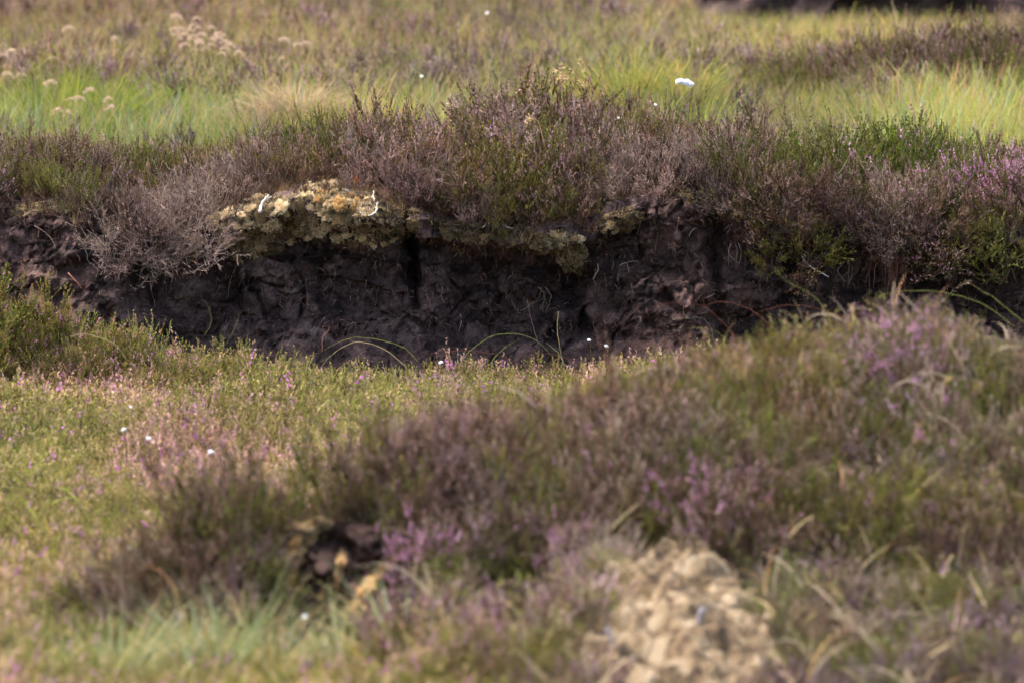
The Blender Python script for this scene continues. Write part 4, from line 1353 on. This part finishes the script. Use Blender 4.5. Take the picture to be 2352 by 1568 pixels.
CURL = mixc(((2.2, 2.05, 1.8), 3), ((1.7, 1.4, 1.05), 2), (KHAKI, 1.2))
SC = ('scarp',)
moss('pale ragged moss rim around the left of the peat hollow', [(690, 1212), (735, 1188), (748, 1200), (720, 1232), (694, 1275), (682, 1320), (664, 1356), (650, 1322), (662, 1262)], (14, 34), 90, CURL, which=SC, seed=31, gap=0.4, sink=0.15)
moss('thin moss rim dividing the peat hollow', [(778, 1262), (796, 1272), (784, 1330), (748, 1380), (728, 1376), (764, 1325)], (8, 18), 34, CURL, which=SC, seed=32, gap=0.4, sink=0.15)
moss('tan moss rim on the right side of the peat hollow', [(952, 1240), (955, 1262), (905, 1296), (860, 1345), (836, 1400), (812, 1440), (800, 1420), (826, 1362), (872, 1300)], (14, 36), 95, CURL, which=SC, seed=33, gap=0.4, sink=0.15)
moss('dry pale moss along the top of the peat hollow', [(600, 1242), (640, 1215), (700, 1196), (760, 1196), (750, 1214), (690, 1222), (640, 1244)], (8, 22), 50, mixc(((1.2, 1.15, 1.1), 2), (KHAKI, 2), (DUN, 2)), which=SC, seed=34, gap=0.4, sink=0.15)

# sticks in front
twig('grey_stick', [([(425, 1408), (400, 1440), (368, 1485)], .0050, .0040)], 'thick grey stick poking from the lower left grass', 'stick', col=lin(170, 166, 170), off=0.12, which=(1,))
twig('bleached_twig', [([(1738, 1345), (1748, 1378), (1766, 1420)], .0055, .0040)], 'whitish twig on the right flank of the pale moss hump', col=lin(140, 134, 138), off=0.05, which=(1,))
twig('bleached_twig', [([(1945, 1452), (1940, 1470), (1950, 1495)], .0070, .0055)], 'short thick white twig among grey heather at the lower right', col=WHITE, off=0.10, which=(1,))
twig('grey_stick', [([(1615, 1395), (1600, 1440), (1575, 1490), (1520, 1560)], .0060, .0050)], 'long grey stick lying down the middle of the pale moss hump', 'stick', col=lin(112, 106, 108), off=0.04, which=(1,))
twig('grey_stick', [([(1395, 1440), (1410, 1490), (1430, 1530)], .0050, .0040)], 'pale grey stick on the left flank of the moss hump', 'stick', col=lin(118, 112, 112), off=0.04, which=(1,))

# ------------------------------------------------------------------ grass: tussocks, blades, seed heads
def tussock(label, u, y, mbs, scales, tint=(1, 1, 1), spread=0.0, n=1, cat='grass tussock', zoff=0.0):
    x0 = X(u, y)
    root_ = empty('grass_tussock', (x0, y, zground(x0, y)))
    tag(root_, label, cat, None, 'thing')
    rg = np.random.default_rng(abs(int(u)) * 10 + int(abs(y) * 10))
    for i in range(n):
        o = link('blades', mbs[i % len(mbs)], root_)
        dx, dy = rg.normal(0, spread, 2) if spread else (0, 0)
        o.location = (dx, dy, zground(x0 + dx, y + dy) - root_.location.z - 0.005 + zoff * max(0.0, 1 - (dx * dx + dy * dy) / 0.02))
        s = rg.uniform(*scales)
        o.scale = (s, s, s)
        o.rotation_euler = (rg.normal(0, .12), rg.normal(0, .12), rg.uniform(0, 6.28))
        g = rg.uniform(.85, 1.15)
        o.color = (tint[0] * g, tint[1] * g, tint[2] * g, 1)
    return root_

T_LIME = [tuft(40 + i, ['lime', 'lime', 'green'], n=60, h=0.24, spread=0.05, splay=0.7, wid=0.0022, curl=0.6).mesh('blades', M_GRASS) for i in range(2)]
T_GREEN = [tuft(44 + i, ['green', 'gold', 'green'], n=90, h=0.22, spread=0.07, splay=0.7, wid=0.0016, curl=0.9).mesh('blades', M_GRASS) for i in range(2)]
T_DEAD = [tuft(48 + i, ['dead', 'dead', 'straw'], n=110, h=0.20, spread=0.05, splay=0.9, wid=0.0014, curl=1.5).mesh('blades', M_GRASS) for i in range(2)]
T_BLUE = [tuft(52 + i, ['blue', 'blue', 'green', 'straw'], n=50, h=0.26, spread=0.05, splay=0.7, wid=0.0016, curl=0.8).mesh('blades', M_GRASS) for i in range(2)]
T_GOLD = [tuft(56 + i, ['gold', 'straw', 'lime'], n=60, h=0.22, spread=0.05, splay=0.8, wid=0.0018, curl=1.0).mesh('blades', M_GRASS) for i in range(2)]
tussock('bright lime-green grass tussock in the field at upper left', 195, 2.8, T_LIME, (1.05, 1.3), spread=0.075, n=12, tint=(0.74, 0.68, 0.66))
tussock('green grass tussock at the far left of the field', 60, 2.3, T_GREEN, (0.7, 0.95), spread=0.08, n=6)
tussock('domed tussock of pale dead grass in the field', 680, 2.5, T_DEAD, (0.95, 1.15), spread=0.05, n=11, tint=(0.78, 0.74, 0.72), zoff=0.075)
tussock('lush green tussock right of the pale dead one', 880, 2.5, T_GREEN, (0.8, 1.0), spread=0.12, n=8)
tussock('large bowed green tussock behind the cottongrass stem', 1470, 2.7, T_GREEN, (1.0, 1.25), spread=0.10, n=14, tint=(0.84, 0.78, 0.85))
tussock('dark dead-grass skirt left of the large bowed tussock', 1370, 2.4, T_DEAD, (0.7, 0.95), spread=0.07, n=6, tint=(0.72, 0.74, 0.66))
tussock('lime blades beside the white cottongrass head', 1560, 2.3, T_LIME, (0.75, 1.0), spread=0.07, n=6)
tussock('golden grass arching over the hummock at upper right', 2150, 4.7, T_GOLD, (0.9, 1.2), spread=0.22, n=14)
tussock('golden grass at the foot of the far peat', 1950, 5.8, T_GOLD, (0.9, 1.2), spread=0.3, n=12)
tussock('green-gold grass in front of the hummock', 1830, 3.2, T_GREEN, (0.7, 1.0), spread=0.14, n=10)
tussock('yellow-green grass below the hummock at the right edge', 2300, 2.5, T_GOLD, (0.8, 1.05), spread=0.16, n=12, tint=(0.82, 0.78, 0.85))
tussock('blue-green grass clump at the lower left', 420, -5.55, T_BLUE, (0.75, 1.0), spread=0.10, n=9, tint=(0.8, 0.8, 0.8), cat='grass')
tussock('blue-green grass clump below the peat hollow', 640, -5.45, T_BLUE, (0.65, 0.95), spread=0.10, n=8, tint=(0.8, 0.8, 0.8), cat='grass')
tussock('tall green stems rising before the ragged moss', 810, -5.50, T_BLUE, (0.6, 0.85), spread=0.05, n=3, cat='grass')
tussock('straw and green grass in the lower left corner', 120, -5.75, T_BLUE, (0.5, 0.7), spread=0.12, n=7, tint=(1.1, 1.05, 0.9), cat='grass')
tussock('pale grass at the bottom edge left of centre', 620, -6.0, T_GOLD, (0.5, 0.75), spread=0.14, n=8, tint=(1.05, 1.0, 1.1), cat='grass')
tussock('bright green grass patch at the left edge', -10, -4.95, T_LIME, (0.4, 0.55), spread=0.09, n=9, cat='grass')

# sparse blades over lawn and mound
b_src = [tuft(60 + i, pal, n=5, h=0.17, spread=0.03, splay=0.9, wid=0.0013 if i < 2 else 0.0020, curl=1.5).mesh('sparse_%d' % i, M_GRASS_I) for i, pal in enumerate([['green', 'straw'], ['gold', 'green'], ['dead', 'straw'], ['dead', 'dead', 'rust']])]
b_col = source('sparse', b_src)
x, y = jitter_grid(-2.0, 2.0, -6.6, -0.35, 0.14)
k = (np.abs(x) < 0.0602 * (y + 21.5) + 0.5)
x, y = x[k], y[k]
k = ~bare_spot(x, y - 0.1) & ~bare_spot(x, y + 0.15)
x, y = x[k], y[k]
on = sstep(0.0, 0.3, x - np.interp(y, _ey, _ex))
n = len(x)
idx = np.where(rng.uniform(0, 1, n) < on, rng.choice([2, 3, 2], n), rng.choice([0, 1, 0], n))
gl = rng.uniform(0.8, 1.15, n)
s = rng.uniform(0.7, 1.2, n)
scatter('grass_blades', 'scattered arching grass blades among the low heather', np.stack([x, y, z_front(x, y) + 0.05 * on], 1),
        np.stack([rng.normal(0, .3, n), rng.normal(0, .3, n), rng.uniform(0, 6.28, n)], 1), np.stack([s, s, s], 1), idx, np.stack([gl, gl, gl], 1), b_col)

def blade(pts, y, w, col, label, group='arching grass blades in front of the dark peat', tip=0.15):
    p = smooth_path(np.array([P(u, v, y) for u, v in pts]), 6)
    n_ = len(p)
    t = np.linspace(0, 1, n_)
    tn = unit(np.gradient(p, axis=0))
    side = unit(np.cross(tn, (0.1, 1.0, 0.25)))
    rk = np.random.default_rng(int(abs(pts[0][0]) * 3 + abs(pts[-1][1])))
    kk = rk.uniform(0.35, 0.8)
    p = p + (np.maximum(t - kk, 0) * rk.uniform(-0.10, 0.03))[:, None] * np.array((0.3, 0.4, 1.0)) + rk.normal(0, 0.0005, p.shape)
    w = w * (0.75 if y > -2 else 0.55)
    ww = w * (0.8 + 0.2 * np.sin(t * 3)) * (1 - (1 - tip) * t ** 2)
    mb = MB()
    mb.ribbons(p[None], (side * ww[:, None])[None], np.asarray(col)[None])
    mb.ribbons(p[None] + np.array((0, 0.0006, 0)), (np.cross(tn, side) * ww[:, None] * 0.5)[None], np.asarray(col)[None])
    o = mb.build('arching_sedge', M_GRASS)
    tag(o, label, 'sedge', group, 'thing')
    return o

GRN, OLV, RST, STR = lin(104, 106, 62), lin(88, 88, 48), lin(92, 58, 48), lin(150, 136, 102)
for a in [
    ([(1045, 850), (1080, 805), (1130, 772), (1180, 768), (1230, 786), (1270, 830)], -0.9, .0017, GRN, 'green grass blade arching left to right before the middle of the peat'),
    ([(1300, 840), (1285, 815), (1270, 790), (1258, 765)], -0.9, .0018, GRN, 'short straight green blade before the middle of the peat'),
    ([(960, 830), (930, 800), (880, 782), (830, 775), (780, 772), (740, 780)], -0.9, .0016, GRN, 'long green blade arching low to the left before the peat'),
    ([(930, 840), (880, 800), (820, 785), (770, 800), (735, 830)], -0.75, .0014, STR, 'pale straw blade arching left of the middle'),
    ([(1220, 850), (1160, 820), (1080, 805), (1000, 812), (930, 842)], -0.8, .0010, RST, 'thin red stem bowed along the foot of the peat'),
    ([(1340, 850), (1300, 822), (1250, 812), (1190, 822)], -0.8, .0010, RST, 'thin red stem leaning left at the foot of the peat'),
    ([(740, 806), (742, 775), (756, 755), (742, 735)], -0.5, .0011, lin(150, 104, 84), 'rusty crooked stem before the left of the peat'),
    ([(1283, 716), (1280, 760), (1290, 830), (1298, 866)], -0.5, .0012, lin(150, 140, 100), 'thin pale upright stem before the middle of the peat'),
    ([(470, 770), (485, 740), (478, 700), (462, 668)], -0.45, .0010, GRN, 'thin green blade by the left heather before the peat'),
    ([(520, 790), (540, 750), (552, 720)], -0.45, .0010, GRN, 'thin upright green blade left of the dark peat'),
    ([(160, 772), (200, 768), (260, 790), (290, 830)], -0.9, .0016, STR, 'straw blade arching across the left heather'),
    ([(400, 850), (360, 780), (320, 740), (290, 690)], -0.8, .0012, OLV, 'slim olive blade rising before the left heather'),
    ([(2390, 770), (2320, 715), (2270, 670), (2225, 608)], -2.3, .0034, OLV, 'blurred olive blade slanting before the right end of the peat'),
    ([(2330, 750), (2260, 700), (2180, 674), (2100, 668), (2040, 680), (1990, 700)], -2.3, .0030, OLV, 'blurred olive blade arching above the near crest'),
    ([(1900, 770), (1890, 735), (1880, 690), (1800, 640), (1770, 610)], -2.4, .0026, OLV, 'blurred olive blade rising before the right of the peat'),
    ([(1990, 745), (1900, 715), (1830, 700), (1760, 705), (1690, 730)], -2.3, .0017, RST, 'blurred reddish blade bowed before the right of the peat'),
    ([(1700, 790), (1660, 740), (1600, 695), (1520, 680), (1470, 700)], -2.2, .0017, lin(84, 52, 46), 'blurred dark red blade bowed before the fibrous peat'),
    ([(1800, 800), (1760, 740), (1700, 700), (1640, 690), (1590, 720)], -2.2, .0017, lin(90, 58, 46), 'second blurred red blade before the fibrous peat'),
    ([(1610, 810), (1570, 780), (1510, 760), (1440, 745)], -2.2, .0017, lin(84, 62, 56), 'blurred dull blade at the left foot of the near crest'),
    ([(1710, 830), (1670, 780), (1620, 750), (1560, 735)], -2.1, .0017, OLV, 'blurred thin olive blade left of the near crest'),
    ([(430, 1440), (410, 1370), (370, 1310), (330, 1280)], -5.3, .0030, lin(170, 128, 88), 'blurred rusty blade arching at the lower left'),
    ([(1460, 560), (1400, 250), (1380, 225), (1330, 218), (1290, 226)], 0.3, .0010, STR, 'thin straw stem bowed over the top of the big mound')]:
    blade(*a[:4], a[4], tip=0.2) if a[0][0] != (1460, 560) else blade([(1412, 262), (1396, 236), (1370, 222), (1330, 218), (1300, 226)], 0.4, .0009, STR, a[4], tip=0.4)

def seed_grass(pts, y, label, col=lin(176, 142, 96)):
    """a thin flowering stem with small spikelets near the top"""
    p = smooth_path(np.array([P(u, v, y) for u, v in pts]), 6)
    base = p[0]
    root_ = empty('flowering_grass', base)
    tag(root_, label, 'grass', 'flowering grass stems above the big mound', 'thing')
    mb = MB()
    mb.tube(p - base, np.linspace(.0013, .0006, len(p)), col, 4)
    mb.build('stem', M_GRASS, root_)
    rg = np.random.default_rng(int(pts[0][0] * 7 + pts[-1][0]))
    mb = MB()
    n_ = 26
    k = rg.uniform(0.62, 1.0, n_) * (len(p) - 1.001)
    a = k.astype(int)
    q = p[a] * (1 - (k - a))[:, None] + p[a + 1] * (k - a)[:, None] - base
    d = unit(np.stack([rg.normal(-0.8, 0.4, n_), rg.normal(0, 0.3, n_), rg.normal(0.2, 0.4, n_)], 1))
    q = q + d * rg.uniform(0, 0.012, (n_, 1))
    w_ = unit(np.cross(d, rg.normal(0, 1, (n_, 3)))) * 0.0012
    mb.leaves(q, d * rg.uniform(0.006, 0.010, (n_, 1)), w_, np.array([lin(206, 180, 136), lin(190, 160, 116)])[rg.integers(0, 2, n_)])
    mb.build('seed_head', M_GRASS, root_)

seed_grass([(1382, 262), (1370, 225), (1352, 185), (1342, 150), (1335, 130)], 0.42, 'tallest reddish flowering grass stem above the big mound')
seed_grass([(1366, 252), (1350, 215), (1330, 185), (1312, 158), (1292, 148)], 0.42, 'flowering grass stem second from the right, head bent left')
seed_grass([(1352, 245), (1340, 215), (1325, 190), (1300, 178), (1282, 184)], 0.42, 'flowering grass stem with drooping head at the left')
seed_grass([(1330, 235), (1322, 205), (1312, 186), (1296, 168), (1280, 163)], 0.46, 'leftmost thin flowering grass stem above the mound')
seed_grass([(1360, 255), (1356, 225), (1352, 205), (1345, 195), (1338, 190)], 0.40, 'short flowering grass stem between the taller ones')
seed_grass([(1252, 340), (1240, 290), (1232, 276), (1222, 272), (1214, 285)], 0.02, 'small nodding seed head low on the big mound')

# plumed grass, upper left
PL = [plume_mesh(80 + i).mesh('plume', M_GRASS) for i in range(3)]
rg = np.random.default_rng(99)
spots = []
for i in range(28):
    t = rg.uniform(0, 1)
    spots.append((400 + 130 * t + rg.normal(0, 22), 45 + 85 * t + rg.normal(0, 14), 4.6 - 1.2 * t + rg.normal(0, .2)))
for i in range(8):
    spots.append((rg.uniform(110, 300), 190 + rg.uniform(0, 70), 2.0 + rg.uniform(0, .5)))
for i in range(14):
    spots.append((rg.uniform(-20, 760), rg.uniform(60, 150), 3.6 + rg.uniform(0, .8)))
for i in range(5):
    spots.append((rg.uniform(-10, 50), rg.uniform(100, 190), 3.0 + rg.uniform(0, .4)))
for i, (u, v, y) in enumerate(spots):
    hd = P(u, v, y)
    gz = zground(hd[0], y)
    if hd[2] - gz < 0.06:
        hd[2] = gz + 0.12
    root_ = empty('plumed_grass', (hd[0] + 0.03, y, gz))
    cl = 0 if i < 28 else 1
    tag(root_, 'pale plumed grass stem in the diagonal drift at upper left' if i < 28 else ('pale plumed grass stem by the lime-green tussock' if i < 36 else 'pale plumed grass stem standing loose in the field at upper left'), 'grass',
        ['plumed grass in the diagonal drift', 'plumed grass by the lime tussock', 'loose plumed grass in the field'][0 if i < 28 else (1 if i < 36 else 2)], 'thing')
    h = hd[2] - gz
    p = np.array([(0, 0, 0), (0.0, 0, h * 0.5), (-0.012, 0, h * 0.85), (-0.03, 0, h)])
    mb = MB()
    mb.tube(smooth_path(p, 4), np.linspace(.0012, .0007, 13), lin(166, 150, 96), 3)
    mb.build('stem', M_GRASS, root_)
    o = link('plume', PL[i % 3], root_)
    o.location = (-0.03, 0, h)
    sc_ = rg.uniform(0.6, 0.95)
    o.scale = (sc_ * (1 if rg.uniform() < 0.75 else -1), sc_, sc_)
    o.rotation_euler = (0, rg.normal(0, 0.25), rg.normal(0, 0.3))
    o.color = (1, 1, 1, 1)

# ------------------------------------------------------------------ cottongrass
def fluff_mesh(seed, lobes):
    """white tuft: lobes = [(x, z, rx, rz)] in metres, blown towards -x"""
    rg = np.random.default_rng(seed)
    mb = MB()
    for lx, lz, rx, rz in lobes:
        n_ = 420
        v = unit(rg.normal(0, 1, (n_, 3))) * rg.uniform(0.3, 1, (n_, 1)) ** 0.4
        c = v * (rx, rz, rz) + (lx, 0, lz)
        d = unit(v * 0.5 + (-1.0, 0, 0.05) + rg.normal(0, 0.25, (n_, 3)))
        w_ = unit(np.cross(d, rg.normal(0, 1, (n_, 3)))) * 0.0011
        mb.leaves(c, d * rg.uniform(0.006, 0.011, (n_, 1)), w_, lin(250, 250, 250) * rg.uniform(0.9, 1.0, (n_, 1)))
    return mb.mesh('cotton_head', M_FLUFF)

def cotton(pts, y, lobes, label, scale=1.0, seed=0, group='white cottongrass heads'):
    p = smooth_path(np.array([P(u, v, y) for u, v in pts]), 6)
    base = p[0]
    root_ = empty('cottongrass', base)
    tag(root_, label, 'cottongrass', group, 'thing')
    mb = MB()
    mb.tube(p - base, np.linspace(.0013, .0009, len(p)), lin(96, 84, 52), 5)
    mb.build('stem', M_GRASS, root_)
    o = link('cotton_head', fluff_mesh(seed, lobes), root_)
    o.location = p[-1] - base
    o.scale = (scale,) * 3 if len(lobes) > 1 else (scale * 0.66, scale * 0.5, scale * 0.42)
    o.rotation_euler = (0, 0.5 * math.sin(seed * 2.3), 0) if len(lobes) == 1 else (0, 0, 0)
    return root_

cotton([(1579, 335), (1580, 290), (1584, 250), (1589, 215), (1593, 195)], 0.35, [(-0.004, 0.001, 0.006, 0.0036), (-0.015, 0.006, 0.009, 0.0042), (-0.030, 0.008, 0.010, 0.0038)], 'tall cottongrass with long white head blown left', seed=1)
BALL = [(0.0, 0.0, 0.006, 0.006)]
for i, (u, v, y, sc_, lb) in enumerate([
    (1421, 271, 0.25, 0.7, 'small white cottongrass head on the right slope of the big mound'),
    (1355, 781, -0.45, 0.8, 'white cottongrass head before the peat left of its partner'),
    (1395, 795, -0.50, 0.9, 'white cottongrass head before the peat right of its partner'),
    (1014, 831, -0.95, 0.9, 'white cottongrass head at the edge of the lawn'),
    (343, 1007, -2.7, 1.0, 'middle white cottongrass head on the left lawn'),
    (488, 1037, -2.9, 1.1, 'right-hand round cottongrass head on the left lawn'),
    (286, 985, -2.6, 0.9, 'left-hand small cottongrass head on the left lawn'),
    (302, 935, -2.2, 0.6, 'tiny cottongrass speck at the back of the left lawn'),
    (297, 1258, -4.3, 1.0, 'cottongrass head above the lower left grass'),
    (130, 1530, -5.7, 1.3, 'blurred cottongrass head in the lower left corner'),
    (619, 1366, -5.2, 1.0, 'blurred cottongrass head left of the peat hollow'),
    (703, 1414, -5.3, 0.9, 'blurred cottongrass head below the peat hollow'),
    (970, 176, 2.7, 0.8, 'white cottongrass speck in the field above the mound'),
    (1506, 242, 2.0, 0.9, 'white cottongrass speck below the bowed green tussock'),
    (1120, 30, 5.6, 0.9, 'white cottongrass speck at the top of the field')]):
    top = P(u, v, y)
    gz = zground(top[0], y)
    dv = max(0.05, top[2] - gz) / MPP
    cotton([(u + 3, v + dv), (u + 4, v + dv * 0.5), (u, v)], y, BALL, lb, sc_, 10 + i)

# ------------------------------------------------------------------ red seedling on the moss
def seedling(u, v, label, n_, cols, seed):
    h = hit(u, v)
    base = h[0]
    rg = np.random.default_rng(seed)
    root_ = empty('bilberry_seedling', base)
    tag(root_, label, 'seedling')
    mb = MB()
    tops = []
    for i in range(3):
        tp = np.array((rg.normal(0, 0.014), -0.012, 0.022 + rg.uniform(0, 0.012)))
        mb.tube(np.array([(0, 0, -0.01), tp * 0.5 + (0.002, 0, 0), tp]), (.0012, .001, .0007), lin(120, 70, 50), 4)
        tops.append(tp)
    mb.build('stem', M_GRASS, root_)
    for i in range(n_):
        tp = tops[i % 3] * rg.uniform(0.5, 1.0)
        d = unit(np.array((rg.normal(0, 0.7), -0.5, rg.normal(0.6, 0.4))))
        s = unit(np.cross(d, rg.normal(0, 1, 3)))
        L_ = rg.uniform(0.006, 0.010)
        nrm = np.cross(d, s) * 0.0015
        pts = [tp, tp + d * L_ * 0.35 + s * 0.0035 + nrm, tp + d * L_ * 0.35 - s * 0.0035 + nrm, tp + d * L_ * 0.75 + s * 0.0028 + nrm, tp + d * L_ * 0.75 - s * 0.0028 + nrm, tp + d * L_]
        mb = MB()
        mb.add(pts, [(0, 1, 2), (1, 3, 2), (2, 3, 4), (3, 5, 4)], cols[i % len(cols)])
        mb.build('leaf', M_GRASS, root_)

RED = [lin(140, 78, 54), lin(150, 96, 58), lin(124, 76, 60), lin(140, 102, 66)]
seedling(812, 438, 'red-leaved seedling at the top right of the golden moss', 12, RED, 1)
seedling(795, 432, 'orange-leaved seedling just left of the red one', 7, [lin(172, 112, 64), lin(160, 96, 58)], 2)
